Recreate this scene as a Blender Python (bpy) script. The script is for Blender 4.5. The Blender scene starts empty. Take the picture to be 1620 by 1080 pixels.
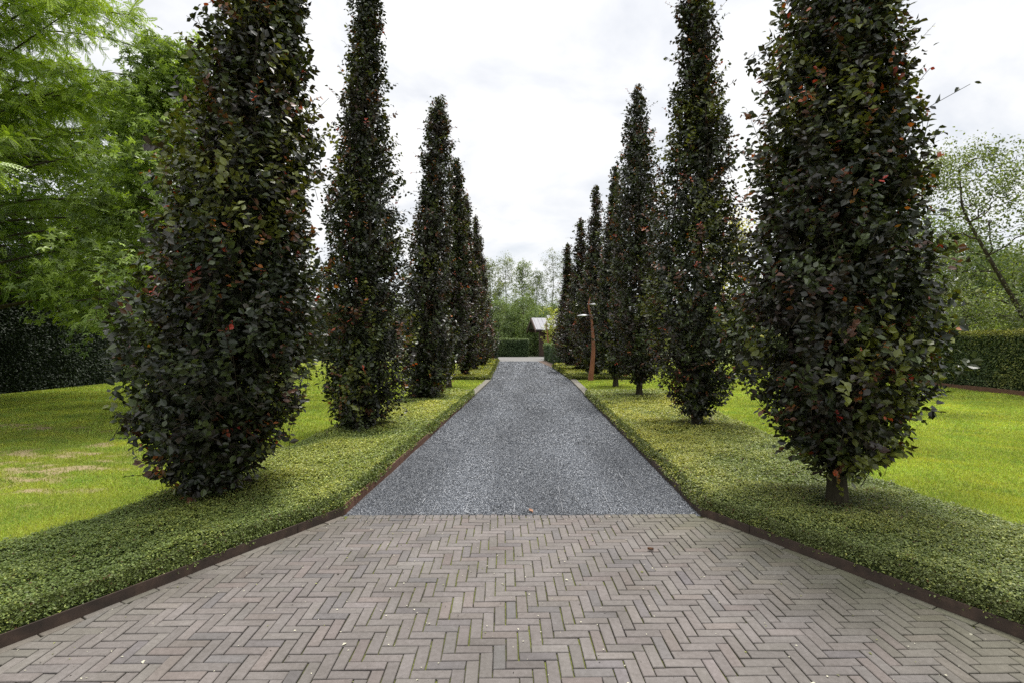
import bpy, math, random
import numpy as np

rng = np.random.default_rng(7)
random.seed(7)
S = bpy.context.scene
COL = S.collection
R = math.radians

# ------------------------------------------------------------------ helpers
def nrm(v):
    return v / np.maximum(np.linalg.norm(v, axis=-1, keepdims=True), 1e-9)

def tag(o, label=None, cat=None, group=None, kind=None):
    if label: o['label'] = label
    if cat: o['category'] = cat
    if group: o['group'] = group
    if kind: o['kind'] = kind
    return o

def thing(name, loc, label, cat, group=None):
    o = bpy.data.objects.new(name, None)
    o.empty_display_size = 0.2
    COL.objects.link(o); o.location = loc
    return tag(o, label, cat, group)

class MB:
    """collects vertices, faces, a colour per vertex and a material slot per face, then links one mesh object"""
    def __init__(s): s.V=[]; s.F=[]; s.C=[]; s.n=0
    def add(s, v, f, c=(1,1,1), mi=0, smooth=False):
        v = np.asarray(v, float).reshape(-1,3)
        c = np.asarray(c, float)
        if c.ndim == 1: c = np.tile(c, (len(v),1))
        fl = f if isinstance(f, list) and len(f) and isinstance(f[0], np.ndarray) and f[0].ndim==2 else [np.asarray(f)]
        for q in fl: s.F.append((q + s.n, mi, smooth))
        s.V.append(v); s.C.append(c); s.n += len(v)
    def build(s, name, mats, parent=None, loc=None):
        me = bpy.data.meshes.new(name)
        V = np.concatenate(s.V); C = np.concatenate(s.C)
        me.vertices.add(len(V)); me.vertices.foreach_set('co', V.astype(np.float32).ravel())
        loops = np.concatenate([q.ravel() for q,_,_ in s.F]).astype(np.int32)
        cnt = np.concatenate([np.full(len(q), q.shape[1]) for q,_,_ in s.F]).astype(np.int32)
        mi = np.concatenate([np.full(len(q), m) for q,m,_ in s.F]).astype(np.int32)
        sm = np.concatenate([np.full(len(q), t) for q,_,t in s.F]).astype(bool)
        start = np.concatenate([[0], np.cumsum(cnt)[:-1]]).astype(np.int32)
        me.loops.add(len(loops)); me.loops.foreach_set('vertex_index', loops)
        me.polygons.add(len(cnt)); me.polygons.foreach_set('loop_start', start)
        try: me.polygons.foreach_set('loop_total', cnt)
        except Exception: pass
        me.polygons.foreach_set('material_index', mi)
        me.polygons.foreach_set('use_smooth', sm)
        a = me.attributes.new('tint', 'FLOAT_COLOR', 'POINT')
        a.data.foreach_set('color', np.concatenate([C, np.ones((len(C),1))],1).astype(np.float32).ravel())
        me.update(calc_edges=True); me.validate()
        for m in (mats if isinstance(mats,(list,tuple)) else [mats]): me.materials.append(m)
        o = bpy.data.objects.new(name, me); COL.objects.link(o)
        if parent is not None: o.parent = parent
        if loc is not None: o.location = loc
        return o

def inst(mb, tv, tf, pos, ax, nor, scale, col, mi=0):
    """copies of a small template (x across, y along, z normal) with axis AX and normal NOR"""
    N = len(pos); k = len(tv)
    y = nrm(ax); x = nrm(np.cross(y, nor)); z = np.cross(x, y)
    sc = np.asarray(scale, float)
    if sc.ndim == 1: sc = np.repeat(sc[:,None], 3, 1)
    t = tv[None,:,:] * sc[:,None,:]
    v = pos[:,None,:] + t[:,:,0:1]*x[:,None,:] + t[:,:,1:2]*y[:,None,:] + t[:,:,2:3]*z[:,None,:]
    off = (np.arange(N)*k)[:,None,None]
    fs = [(q[None,:,:]+off).reshape(-1,q.shape[1]) for q in tf]
    mb.add(v.reshape(-1,3), fs, np.repeat(col, k, 0), mi)

def tube(mb, pts, rad, sides=6, col=(1,1,1), mi=0, cap=True, smooth=True):
    pts = np.asarray(pts,float); rad = np.asarray(rad,float); n=len(pts)
    t = nrm(np.gradient(pts, axis=0))
    ref = np.array([0.31,0.95,0.1]) if abs(t[0][2])>0.5 else np.array([0,0,1.])
    u = nrm(np.cross(t, ref)); w = np.cross(t,u)
    a = np.linspace(0,2*np.pi,sides,endpoint=False)
    v = pts[:,None,:] + rad[:,None,None]*(np.cos(a)[None,:,None]*u[:,None,:]+np.sin(a)[None,:,None]*w[:,None,:])
    i = np.arange(n-1)[:,None]*sides; j=np.arange(sides)[None,:]; k=(j+1)%sides
    f = np.stack([i+j, i+k, i+sides+k, i+sides+j],-1).reshape(-1,4)
    mb.add(v.reshape(-1,3), f, col, mi, smooth)
    if cap:
        mb.add(v[-1], np.arange(sides)[None,:], col, mi)

def tubes(mb, P, r0, r1, col, mi):
    """many thin three-sided twigs; P: N x K x 3"""
    N,K,_ = P.shape
    t = nrm(P[:,-1]-P[:,0]); u = nrm(np.cross(t, np.array([0.3,0.5,0.8]))); w=np.cross(t,u)
    a = np.array([0,2.094,4.189])
    ring = np.cos(a)[None,:,None]*u[:,None,:]+np.sin(a)[None,:,None]*w[:,None,:]
    rr = np.linspace(1,0,K)[None,:]*np.asarray(r0).reshape(-1,1)+np.linspace(0,1,K)[None,:]*np.asarray(r1).reshape(-1,1)
    v = P[:,:,None,:] + rr[:,:,None,None]*ring[:,None,:,:]
    base = np.arange(N)[:,None,None]*(K*3) + np.arange(K-1)[None,:,None]*3
    j = np.arange(3)[None,None,:]; k=(j+1)%3
    f = np.stack([base+j, base+k, base+3+k, base+3+j],-1).reshape(-1,4)
    mb.add(v.reshape(-1,3), f, col, mi, True)

def box(mb, x0,x1,y0,y1,z0,z1, col=(1,1,1), mi=0):
    v = np.array([[x,y,z] for z in (z0,z1) for x,y in ((x0,y0),(x1,y0),(x1,y1),(x0,y1))])
    f = np.array([[3,2,1,0],[4,5,6,7],[0,1,5,4],[1,2,6,5],[2,3,7,6],[3,0,4,7]])
    mb.add(v,f,col,mi)

def waves(seed, n=10, lo=0.6, hi=3.0):
    """cheap smooth 3-D noise: a sum of randomly directed sines, about -1..1"""
    g = np.random.default_rng(seed)
    k = nrm(g.normal(size=(n,3)))*g.uniform(lo,hi,(n,1)); ph = g.uniform(0,6.28,n)
    return lambda p: np.sin(p@k.T*2*np.pi+ph).sum(1)/math.sqrt(n)*0.8

def seg_dist(P, A, B):
    d = B-A; t = np.clip(((P-A)@d)/(d@d),0,1)
    return np.linalg.norm(P-(A+t[:,None]*d),axis=1)

def in_poly(P, poly):
    x,y = P[:,0],P[:,1]; c = np.zeros(len(P),bool); n=len(poly)
    for i in range(n):
        (x1,y1),(x2,y2) = poly[i],poly[(i+1)%n]
        if y1==y2: continue
        c ^= ((y1>y)!=(y2>y)) & (x < (x2-x1)*(y-y1)/(y2-y1)+x1)
    return c

def poly_dist(P, poly):
    poly = np.asarray(poly,float)
    return np.min([seg_dist(P, poly[i], poly[(i+1)%len(poly)]) for i in range(len(poly))],axis=0)

# ------------------------------------------------------------------ materials
def nodes(name):
    m = bpy.data.materials.new(name); m.use_nodes = True
    nt = m.node_tree; b = nt.nodes['Principled BSDF']
    return m, nt, b

def N(nt, kind, **kw):
    n = nt.nodes.new(kind)
    for k,v in kw.items():
        if k in n.inputs: n.inputs[k].default_value = v
        else: setattr(n,k,v)
    return n

def ramp(nt, stops):
    n = nt.nodes.new('ShaderNodeValToRGB'); e = n.color_ramp.elements
    while len(e) < len(stops): e.new(0.5)
    for q,(p,c) in zip(e,stops): q.position=p; q.color=(*c,1) if len(c)==3 else c
    return n

def noise(nt, scale, detail=4, rough=0.55, coord=None, dist=0.0):
    n = N(nt,'ShaderNodeTexNoise'); n.inputs['Scale'].default_value=scale
    n.inputs['Detail'].default_value=detail; n.inputs['Roughness'].default_value=rough
    n.inputs['Distortion'].default_value=dist
    if coord is not None: nt.links.new(coord, n.inputs['Vector'])
    return n

def mixc(nt, fac, a, b, mode='MIX'):
    n = nt.nodes.new('ShaderNodeMix'); n.data_type='RGBA'; n.blend_type=mode
    for sock,val in ((n.inputs[0],fac),(n.inputs[6],a),(n.inputs[7],b)):
        if hasattr(val,'is_output'): nt.links.new(val,sock)
        elif isinstance(val,(tuple,list)): sock.default_value=(*val,1) if len(val)==3 else val
        else: sock.default_value=val
    return n.outputs[2]

def leaf_mat(name, trans=0.25, rough=0.4, spec=0.5, tr_tint=(1.2,1.25,0.5)):
    m,nt,b = nodes(name)
    at = N(nt,'ShaderNodeAttribute',attribute_name='tint')
    g = N(nt,'ShaderNodeNewGeometry')
    nz = noise(nt, 55, 2, 0.5, g.outputs['Position'])
    c = mixc(nt, 1.0, at.outputs['Color'], ramp_out(nt, nz.outputs['Fac'], [(0.25,(0.72,0.72,0.72)),(0.8,(1.25,1.25,1.25))]), 'MULTIPLY')
    nt.links.new(c, b.inputs['Base Color'])
    b.inputs['Roughness'].default_value = rough
    b.inputs['Specular IOR Level'].default_value = spec
    if trans > 0:
        t = N(nt,'ShaderNodeBsdfTranslucent')
        nt.links.new(mixc(nt,1.0,c,tr_tint,'MULTIPLY'), t.inputs['Color'])
        mx = N(nt,'ShaderNodeMixShader'); mx.inputs[0].default_value=trans
        nt.links.new(b.outputs[0], mx.inputs[1]); nt.links.new(t.outputs[0], mx.inputs[2])
        nt.links.new(mx.outputs[0], nt.nodes['Material Output'].inputs['Surface'])
    return m

def ramp_out(nt, src, stops):
    r = ramp(nt, stops); nt.links.new(src, r.inputs[0]); return r.outputs[0]

def bump(nt, b, h, strength, dist):
    n = N(nt,'ShaderNodeBump'); n.inputs['Strength'].default_value=strength; n.inputs['Distance'].default_value=dist
    nt.links.new(h, n.inputs['Height']); nt.links.new(n.outputs[0], b.inputs['Normal'])

def bark_mat(name, c1, c2, scale=14):
    m,nt,b = nodes(name); b.inputs['Specular IOR Level'].default_value=0.15
    tc = N(nt,'ShaderNodeTexCoord'); mp = N(nt,'ShaderNodeMapping'); mp.inputs['Scale'].default_value=(1,1,0.35)
    nt.links.new(tc.outputs['Object'], mp.inputs[0])
    a = noise(nt, scale, 6, 0.65, mp.outputs[0], 0.4)
    nt.links.new(ramp_out(nt, a.outputs['Fac'], [(0.3,c1),(0.7,c2)]), b.inputs['Base Color'])
    b.inputs['Roughness'].default_value=0.85; bump(nt,b,a.outputs['Fac'],0.6,0.02)
    return m

def attr_rough(name, rough=0.8, gscale=180, lo=0.8, hi=1.2, bstr=0.3, bdist=0.003, extra=None, spec=0.3):
    """attribute colour times fine noise"""
    m,nt,b = nodes(name)
    at = N(nt,'ShaderNodeAttribute',attribute_name='tint'); g = N(nt,'ShaderNodeNewGeometry')
    a = noise(nt, gscale, 5, 0.7, g.outputs['Position'])
    c = mixc(nt,1.0,at.outputs['Color'], ramp_out(nt,a.outputs['Fac'],[(0.25,(lo,)*3),(0.75,(hi,)*3)]),'MULTIPLY')
    if extra:
        for sc,p0,p1,l,h in extra:
            q = noise(nt, sc, 4, 0.6, g.outputs['Position'])
            c = mixc(nt,1.0,c, ramp_out(nt,q.outputs['Fac'],[(p0,l),(p1,h)]),'MULTIPLY')
    nt.links.new(c,b.inputs['Base Color']); b.inputs['Roughness'].default_value=rough
    b.inputs['Specular IOR Level'].default_value=spec
    bump(nt,b,a.outputs['Fac'],bstr,bdist)
    return m

M = {}
M['beech_leaf'] = leaf_mat('beech_leaf', 0.17, 0.36, 0.5, (1.7,1.5,0.45))
M['leaf'] = leaf_mat('leaf', 0.32, 0.42, 0.45)
M['cover_leaf'] = leaf_mat('cover_leaf', 0.26, 0.42, 0.32)
M['hedge_leaf'] = leaf_mat('hedge_leaf', 0.14, 0.5, 0.3)
M['grass'] = leaf_mat('grass_blade', 0.35, 0.55, 0.3, (1.2,1.2,0.5))
M['far_leaf'] = leaf_mat('far_leaf', 0.3, 0.6, 0.2)
M['bark_beech'] = bark_mat('bark_beech', (0.020,0.017,0.010), (0.062,0.054,0.033), 9)
M['bark_dark'] = bark_mat('bark_dark', (0.03,0.025,0.018), (0.09,0.075,0.055), 12)
M['bark_pale'] = bark_mat('bark_pale', (0.16,0.16,0.14), (0.36,0.36,0.33), 8)
M['brick'] = attr_rough('clay_paver', 0.78, 230, 0.80, 1.18, 0.35, 0.002,
        extra=[(38,0.3,0.75,(0.82,0.81,0.79),(1.13,1.13,1.13)),(2.1,0.3,0.7,(0.80,0.79,0.76),(1.14,1.13,1.12))])
M['stone'] = attr_rough('gravel_stone', 0.7, 300, 0.85, 1.15, 0.2, 0.001)
M['plain'] = attr_rough('litter', 0.8, 120, 0.85, 1.15, 0.1, 0.001)
M['lawn'] = attr_rough('lawn_soil', 0.95, 60, 0.65, 1.3, 0.8, 0.02,
        extra=[(260,0.3,0.7,(0.6,0.65,0.6),(1.3,1.25,1.2)),(0.5,0.35,0.65,(0.88,0.93,0.9),(1.1,1.05,1.1))], spec=0.1)
M['under'] = attr_rough('bed_soil', 0.95, 70, 0.6, 1.3, 0.6, 0.01, spec=0.1)

def mat_joint():
    m,nt,b = nodes('paver_joint'); g=N(nt,'ShaderNodeNewGeometry')
    a=noise(nt,3.2,5,0.65,g.outputs['Position']); c=noise(nt,60,4,0.6,g.outputs['Position'])
    col = mixc(nt, ramp_out(nt,a.outputs['Fac'],[(0.38,(0,0,0)),(0.56,(1,1,1))]), (0.030,0.026,0.019), (0.115,0.13,0.02))
    col = mixc(nt,1.0,col,ramp_out(nt,c.outputs['Fac'],[(0.3,(0.5,0.5,0.5)),(0.7,(1.3,1.3,1.3))]),'MULTIPLY')
    nt.links.new(col,b.inputs['Base Color']); b.inputs['Roughness'].default_value=0.95; bump(nt,b,c.outputs['Fac'],0.8,0.01)
    return m
M['joint']=mat_joint()

def mat_gravel():
    m,nt,b = nodes('gravel'); g=N(nt,'ShaderNodeNewGeometry')
    v=N(nt,'ShaderNodeTexVoronoi'); v.inputs['Scale'].default_value=85; nt.links.new(g.outputs['Position'],v.inputs['Vector'])
    sp=N(nt,'ShaderNodeSeparateColor'); nt.links.new(v.outputs['Color'],sp.inputs[0])
    col=ramp_out(nt,sp.outputs[0],[(0.0,(0.028,0.031,0.037)),(0.45,(0.072,0.079,0.091)),(0.78,(0.135,0.144,0.158)),(1.0,(0.33,0.34,0.36))])
    dk=ramp_out(nt,v.outputs['Distance'],[(0.2,(1.05,1.05,1.05)),(0.75,(0.35,0.35,0.36))])
    col=mixc(nt,1.0,col,dk,'MULTIPLY')
    mp=N(nt,'ShaderNodeMapping'); mp.inputs['Scale'].default_value=(2.2,0.22,1); mp.inputs['Rotation'].default_value=(0,0,R(2.3))
    nt.links.new(g.outputs['Position'],mp.inputs[0])
    w=noise(nt,1.0,4,0.6,mp.outputs[0]); p=noise(nt,1.3,3,0.6,g.outputs['Position'])
    col=mixc(nt,1.0,col,ramp_out(nt,w.outputs['Fac'],[(0.35,(0.80,0.80,0.79)),(0.68,(1.28,1.29,1.31))]),'MULTIPLY')
    col=mixc(nt,1.0,col,ramp_out(nt,p.outputs['Fac'],[(0.3,(0.84,0.84,0.82)),(0.7,(1.15,1.16,1.17))]),'MULTIPLY')
    f1=noise(nt,26,4,0.75,g.outputs['Position'])
    col=mixc(nt,1.0,col,ramp_out(nt,f1.outputs['Fac'],[(0.32,(0.62,0.62,0.62)),(0.68,(1.42,1.42,1.42))]),'MULTIPLY')
    nt.links.new(col,b.inputs['Base Color']); b.inputs['Roughness'].default_value=0.62
    n=N(nt,'ShaderNodeBump'); n.invert=True; n.inputs['Strength'].default_value=0.9; n.inputs['Distance'].default_value=0.012
    nt.links.new(v.outputs['Distance'],n.inputs['Height']); nt.links.new(n.outputs[0],b.inputs['Normal'])
    return m
M['gravel']=mat_gravel()

def mat_noise(name, c1, c2, scale, rough=0.8, metal=0.0, bstr=0.3, c3=None, detail=6):
    m,nt,b=nodes(name); tc=N(nt,'ShaderNodeTexCoord')
    a=noise(nt,scale,detail,0.65,tc.outputs['Object'])
    st=[(0.3,c1),(0.7,c2)] if c3 is None else [(0.28,c1),(0.52,c2),(0.74,c3)]
    nt.links.new(ramp_out(nt,a.outputs['Fac'],st),b.inputs['Base Color'])
    b.inputs['Roughness'].default_value=rough; b.inputs['Metallic'].default_value=metal
    bump(nt,b,a.outputs['Fac'],bstr,0.005)
    return m
M['corten']=mat_noise('rusted_steel',(0.085,0.038,0.022),(0.13,0.062,0.038),9,0.8,0,0.3,(0.18,0.088,0.055))
M['corten_dark']=mat_noise('rusted_steel_dark',(0.026,0.019,0.014),(0.055,0.036,0.026),7,0.85,0,0.3,(0.105,0.066,0.046))
M['corten_lamp']=mat_noise('rusted_lamp_steel',(0.17,0.062,0.033),(0.25,0.095,0.052),5,0.75,0,0.2,(0.31,0.13,0.075))
M['concrete']=mat_noise('kerb_concrete',(0.10,0.092,0.074),(0.21,0.195,0.16),24,0.9)
M['court']=mat_noise('court_paving',(0.115,0.11,0.106),(0.175,0.17,0.163),6,0.85)
M['soil']=mat_noise('soil',(0.045,0.03,0.02),(0.13,0.085,0.06),20,0.95,0,0.8)
M['lamp_metal']=mat_noise('lamp_metal',(0.12,0.125,0.13),(0.2,0.205,0.21),30,0.4,0.6,0.05)
M['lamp_lens']=mat_noise('lamp_lens',(0.5,0.52,0.5),(0.62,0.64,0.6),30,0.2,0,0.02)
M['roof_metal']=mat_noise('roof_metal',(0.22,0.22,0.235),(0.30,0.30,0.32),3,0.75,0.0,0.05)
M['timber']=mat_noise('dark_timber',(0.035,0.020,0.013),(0.075,0.045,0.030),7,0.8)
M['ground']=mat_noise('ground_soil',(0.045,0.06,0.02),(0.09,0.11,0.035),0.6,0.95)

# ------------------------------------------------------------------ layout (metres; the camera stands at the origin looking along +Y)
LF = [np.array([-3.90,0.64]), np.array([-1.61,4.91])]        # splayed edging, patchy lawn side
RF = [np.array([3.95,0.64]), np.array([1.81,4.87])]          # splayed edging, lamp side
DRIVE_L = [(-1.57,4.91),(-0.89,21.9),(-1.03,33.0),(-1.19,43.0)]
DRIVE_R = [(1.785,4.91),(2.49,21.9),(2.56,33.6),(2.20,43.0)]
BED_L = [(-3.90,0.64),(-1.61,4.91),(-1.15,15.6),(-2.85,15.9),(-2.95,13.0),(-3.14,8.2),(-3.50,5.0),(-3.75,3.73),(-4.6,0.64)]
BED_R = [(3.95,0.64),(1.81,4.87),(2.22,15.6),(4.65,15.9),(4.55,12.5),(4.30,9.8),(4.02,6.0),(4.05,5.0),(4.18,4.1),(4.6,0.64)]
FAR_L = [(-0.95,21.7),(-1.06,33.0),(-1.18,44.0),(-3.6,44.0),(-3.2,21.7)]
FAR_R = [(2.53,21.9),(2.62,33.0),(3.0,35.0),(5.6,35.0),(5.4,21.9)]

def interp_edge(pts):
    ys=[p[1] for p in pts]; xs=[p[0] for p in pts]
    return lambda y: np.interp(y,ys,xs)

# ------------------------------------------------------------------ ground, lawn, gravel, paving
mb=MB(); mb.add([[-450,-60,-0.06],[450,-60,-0.06],[450,900,-0.06],[-450,900,-0.06]], np.array([[0,1,2,3]]))
tag(mb.build('ground',M['ground']),'dark green grassland stretching away to the horizon',kind='structure')

DRY = [(-7.3,7.4,0.55,0.28),(-8.6,9.6,0.8,0.14),(-7.6,9.3,0.5,0.10),(-6.3,7.35,0.75,0.20),(-6.5,8.0,0.35,0.16),(-5.6,6.55,0.8,0.17),(-6.2,6.35,0.5,0.14),
       (-6.2,5.9,0.75,0.2),(-5.7,6.0,0.4,0.16),(-5.5,5.5,0.5,0.13),(-4.95,5.55,0.35,0.1),(-5.2,7.0,0.45,0.13),(-4.7,7.2,0.5,0.10),(-6.9,6.8,0.5,0.12),(-9.6,9.9,0.8,0.15),(-4.9,5.0,0.25,0.08)]
_dn = waves(5,18,0.8,4.5); _dn2 = waves(6,10,0.2,0.7); _cl = waves(8,14,0.5,2.4)
def dryness(x,y):
    d=np.zeros_like(x); P=np.stack([x,y,0*x],1); w=_dn(P)
    for cx,cy,a,b_ in DRY:
        q=((x-cx)/a)**2+((y-cy)/b_)**2
        d=np.maximum(d, np.clip(0.75-q*0.55+w*0.85,0,0.92))
    return d

eL=interp_edge([(-4.3,-1.0),(-3.9-0.1,0.64),(-1.71,4.91),(-1.3,15.4),(-1.22,15.7),(-1.08,21.6),(-1.16,33),(-1.3,60)])
eR=interp_edge([(4.8,-1.0),(4.05,0.64),(1.91,4.87),(2.42,15.6),(2.46,15.7),(2.72,21.6),(2.8,33),(2.9,60)])
def lawn(side):
    ys=np.concatenate([np.arange(-1,4,0.25),np.arange(4,11,0.06),np.arange(11,26,0.2),np.arange(26,46,0.8)])
    u=np.concatenate([np.linspace(0,0.75,130)**1.0,np.linspace(0.76,1,12)])
    e=(eL if side<0 else eR)(ys); far=16.5*side
    X=e[:,None]+(far-e[:,None])*u[None,:]; Y=np.repeat(ys[:,None],len(u),1)
    x,y=X.ravel(),Y.ravel(); w=_dn2(np.stack([x,y,0*x],1))
    z=0.03+0.008*w
    base=np.array([0.21,0.25,0.035])if side>0 else np.array([0.19,0.225,0.035])
    c=base[None,:]*(1+0.10*w[:,None])
    if side<0:
        d=dryness(x,y)[:,None]; c=c*(1-d)+np.array([0.31,0.245,0.15])*d
    n=len(u); i=np.arange(len(ys)-1)[:,None]*n; j=np.arange(n-1)[None,:]
    f=np.stack([i+j,i+j+1,i+n+j+1,i+n+j],-1).reshape(-1,4)
    if side<0: f=f[:,::-1]
    m=MB(); m.add(np.stack([x,y,z],1),f,c,0,True)
    return m.build('lawn',M['lawn'])
tag(lawn(-1),'mown lawn with bare dry patches beside the tall dark hedge',kind='structure')
tag(lawn(1),'bright mown lawn in front of the low clipped hedge',kind='structure')

BL = np.array([[-0.002,0,0],[0.002,0,0],[0.0015,0.55,0.06],[0.0,1.0,0.25]]); BL[:,0]*=1
BLF=[np.array([[0,1,2]]),np.array([[0,2,3]])]
def grass(side, poly_clip):
    m=MB()
    for y0,y1,dens,h,wd in ((2.6,5.5,6500,0.034,1.0),(5.5,9,4200,0.038,1.5),(9,14,1500,0.045,2.6),(14,23,520,0.05,4.5),(23,34,140,0.055,7)):
        W=16.3; n=int((y1-y0)*W*dens)
        x=rng.uniform(0.8,0.8+W,n)*side; y=rng.uniform(y0,y1,n)
        k=(np.abs(x)<y*1.04+2.6)
        x,y=x[k],y[k]
        P=np.stack([x,y],1)
        k=~in_poly(P,BED_L if side<0 else BED_R)
        e=(eL if side<0 else eR)(y); k&=(x*side>e*side+0.02)
        k&=(np.abs(x)<15.6)&~((y>21.5)&(np.abs(x)<(3.1 if side<0 else 5.3)))
        x,y=x[k],y[k]
        w=_dn2(np.stack([x,y,0*x],1))
        cv=_cl(np.stack([x,y,0*x],1))[:,None]; col=np.array([0.335,0.415,0.075])[None]*(1+0.16*w[:,None]+0.11*cv)*np.concatenate([1+0.07*cv,1-0.02*cv,1-0.1*cv],1)*rng.uniform(0.62,1.38,(len(x),1))
        col*=np.array([1,1,1])+rng.normal(0,0.06,(len(x),3))
        if side<0:
            d=dryness(x,y); k=rng.random(len(x))>d*0.93
            x,y,col,d,w=x[k],y[k],col[k],d[k],w[k]
            col=col*(1-0.5*d[:,None])+np.array([0.25,0.2,0.1])*0.5*d[:,None]
        st=rng.random(len(x))<0.03; col[st]=np.array([0.3,0.26,0.12])
        n=len(x); ax=np.stack([rng.normal(0,0.5,n),rng.normal(0,0.5,n),np.ones(n)],1)
        nor=np.stack([rng.normal(0,1,n),rng.normal(0,1,n),0.3*np.ones(n)],1)
        hh=h*rng.uniform(0.55,1.25,n)
        inst(m,BL,BLF,np.stack([x,y,0.026+0.008*w],1),ax,nor,np.stack([np.full(n,wd)*1.25,hh,hh],1),np.clip(col,0.004,1))
    return m.build('lawn_grass',M['grass'])
tag(grass(-1,BED_L),'short green grass growing over the lawn with dry patches','grass',kind='stuff')
tag(grass(1,BED_R),'short bright grass growing over the lawn by the low hedge','grass',kind='stuff')

# gravel drive
mb=MB(); ys=np.concatenate([np.arange(4.88,22,0.5),np.arange(22,43.5,1.0)])
dl=interp_edge(DRIVE_L)(ys)-0.06; dr=interp_edge(DRIVE_R)(ys)+0.06
V=[];
for a,b_,y in zip(dl,dr,ys):
    for t in np.linspace(0,1,9): V.append((a+(b_-a)*t,y,-0.012+0.012*math.sin(math.pi*t)))
n=9; i=np.arange(len(ys)-1)[:,None]*n; j=np.arange(8)[None,:]
mb.add(V,np.stack([i+j,i+j+1,i+n+j+1,i+n+j],-1).reshape(-1,4),smooth=True)
tag(mb.build('driveway',M['gravel']),'straight drive of dark grey gravel between the rows of beeches',kind='structure')
OCT=np.array([[1,0,0],[-1,0,0],[0,1,0],[0,-1,0],[0,0,1],[0,0,-1.]])
OF=[np.array([[0,2,4],[2,1,4],[1,3,4],[3,0,4],[2,0,5],[1,2,5],[3,1,5],[0,3,5]])]
mb=MB()
for y0,y1,dens,sz in ((4.90,6.2,11500,0.0054),(6.2,8.2,7000,0.0068),(8.2,12,2600,0.0095),(12,16,1100,0.012),(16,22,480,0.016),(22,30,260,0.022),(30,43,150,0.030)):
    n=int((y1-y0)*3.5*dens); y=rng.uniform(y0,y1,n); pz=min(sz,0.012); a=interp_edge(DRIVE_L)(y); b_=interp_edge(DRIVE_R)(y)
    x=a+(b_-a)*rng.random(n); t=(x-a)/(b_-a)
    g=rng.choice(4,n,p=[0.30,0.34,0.23,0.13]); pal=np.array([[0.050,0.056,0.066],[0.115,0.125,0.143],[0.19,0.203,0.224],[0.36,0.372,0.39]])
    col=pal[g]*rng.uniform(0.75,1.3,(n,1)); xr=x-(0.107+0.0405*(y-4.91)); trk=0.93+0.22*(np.exp(-((xr-0.72)/0.3)**2)+np.exp(-((xr+0.72)/0.3)**2))+0.16*np.sin((x-0.04*y)*3.6+0.7)*np.sin(y*0.9+x)
    col*=trk[:,None]
    s=sz*rng.uniform(0.6,1.3,(n,3))*np.array([1,1.25,0.75*min(1,0.012/sz)])
    inst(mb,OCT,OF,np.stack([x,y,-0.010+0.012*np.sin(np.pi*t)+pz*0.25],1),rng.normal(size=(n,3))*np.array([1,1,0.35]),rng.normal(0,0.35,(n,3))+np.array([0,0,1]),s,col)
n=420; x=rng.uniform(-1.5,1.6,n); y=4.92-rng.exponential(0.055,n)*np.where(x<-0.6,1.6,0.7); k_=rng.random(n)<np.where(x<-0.5,1.0,0.35); x,y=x[k_],y[k_]; n=len(x)
inst(mb,OCT,OF,np.stack([x,y,np.full(n,0.004)],1),rng.normal(size=(n,3))*np.array([1,1,0.35]),rng.normal(0,0.35,(n,3))+np.array([0,0,1]),0.0052*rng.uniform(0.6,1.3,(n,3)),pal[rng.choice(4,n)]*0.8)
tag(mb.build('loose_gravel',M['stone']),'loose grey stone chips lying on the near part of the drive','gravel',kind='stuff')
# pale upstand lines of the gravel grid
mb=MB()
for k in range(-3,5):
    for sub,prob in ((0,0.45),(0.158,0.07),(0.316,0.07)):
        x0=0.02+k*0.473+sub; y=4.93
        while y<14.5:
            l=rng.uniform(0.04,0.34); 
            if rng.random()<prob*(1 if y<9 else 0.6):
                xa=x0+0.04*(y-4.99); xb=x0+0.04*(y+l-4.99); w=0.0026
                if interp_edge(DRIVE_L)(y)+0.25<xa<interp_edge(DRIVE_R)(y)-0.25:
                    ta=(xa+1.57-0.04*(y-4.9))/3.36; z=-0.004+0.012*math.sin(math.pi*min(max(ta,0),1))
                    box(mb,0,0,0,0,0,0) if False else mb.add([[xa-w,y,z],[xa+w,y,z],[xb+w,y+l,z],[xb-w,y+l,z],[xa-w,y,z+0.007],[xa+w,y,z+0.007],[xb+w,y+l,z+0.007],[xb-w,y+l,z+0.007]],
                        np.array([[3,2,1,0],[4,5,6,7],[0,1,5,4],[1,2,6,5],[2,3,7,6],[3,0,4,7]]),np.array([0.29,0.30,0.32])*rng.uniform(0.5,1.1))
            y+=l+rng.uniform(0.0,0.12)
tag(mb.build('driveway_grid_lines',M['stone']),'thin pale lines of the stabilising grid showing through the gravel',kind='structure')

# paving joints and herringbone bricks
mb=MB(); mb.add([[-4.7,-1.0,-0.013],[4.7,-1.0,-0.013],[1.84,4.93,-0.013],[-1.64,4.93,-0.013]],np.array([[0,1,2,3]]))
tag(mb.build('paving_joints',M['joint']),'mossy sandy joints between the paving bricks',kind='structure')
def clip(poly, half):
    for (p,nrmv) in half:
        out=[]
        for i in range(len(poly)):
            a,b_=poly[i],poly[(i+1)%len(poly)]; da=(a-p)@nrmv; db=(b_-p)@nrmv
            if da>=0: out.append(a)
            if (da>=0)!=(db>=0): out.append(a+(b_-a)*(da/(da-db)))
        poly=out
        if len(poly)<3: return []
    return poly
def perp_in(A,B,inside):
    d=(B-A)/np.linalg.norm(B-A); n=np.array([-d[1],d[0]]); return n if (inside-A)@n>0 else -n
C0=np.array([0,3.]); nl=perp_in(LF[0],LF[1],C0); nr=perp_in(RF[0],RF[1],C0)
JT=0.0029; ED=0.066
half=[(LF[1]+nl*(0.006+ED),nl),(RF[1]+nr*(0.006+ED),nr),(np.array([0,4.80]),np.array([0.006,-1.])),(np.array([0,-0.9]),np.array([0,1.]))]
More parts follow.
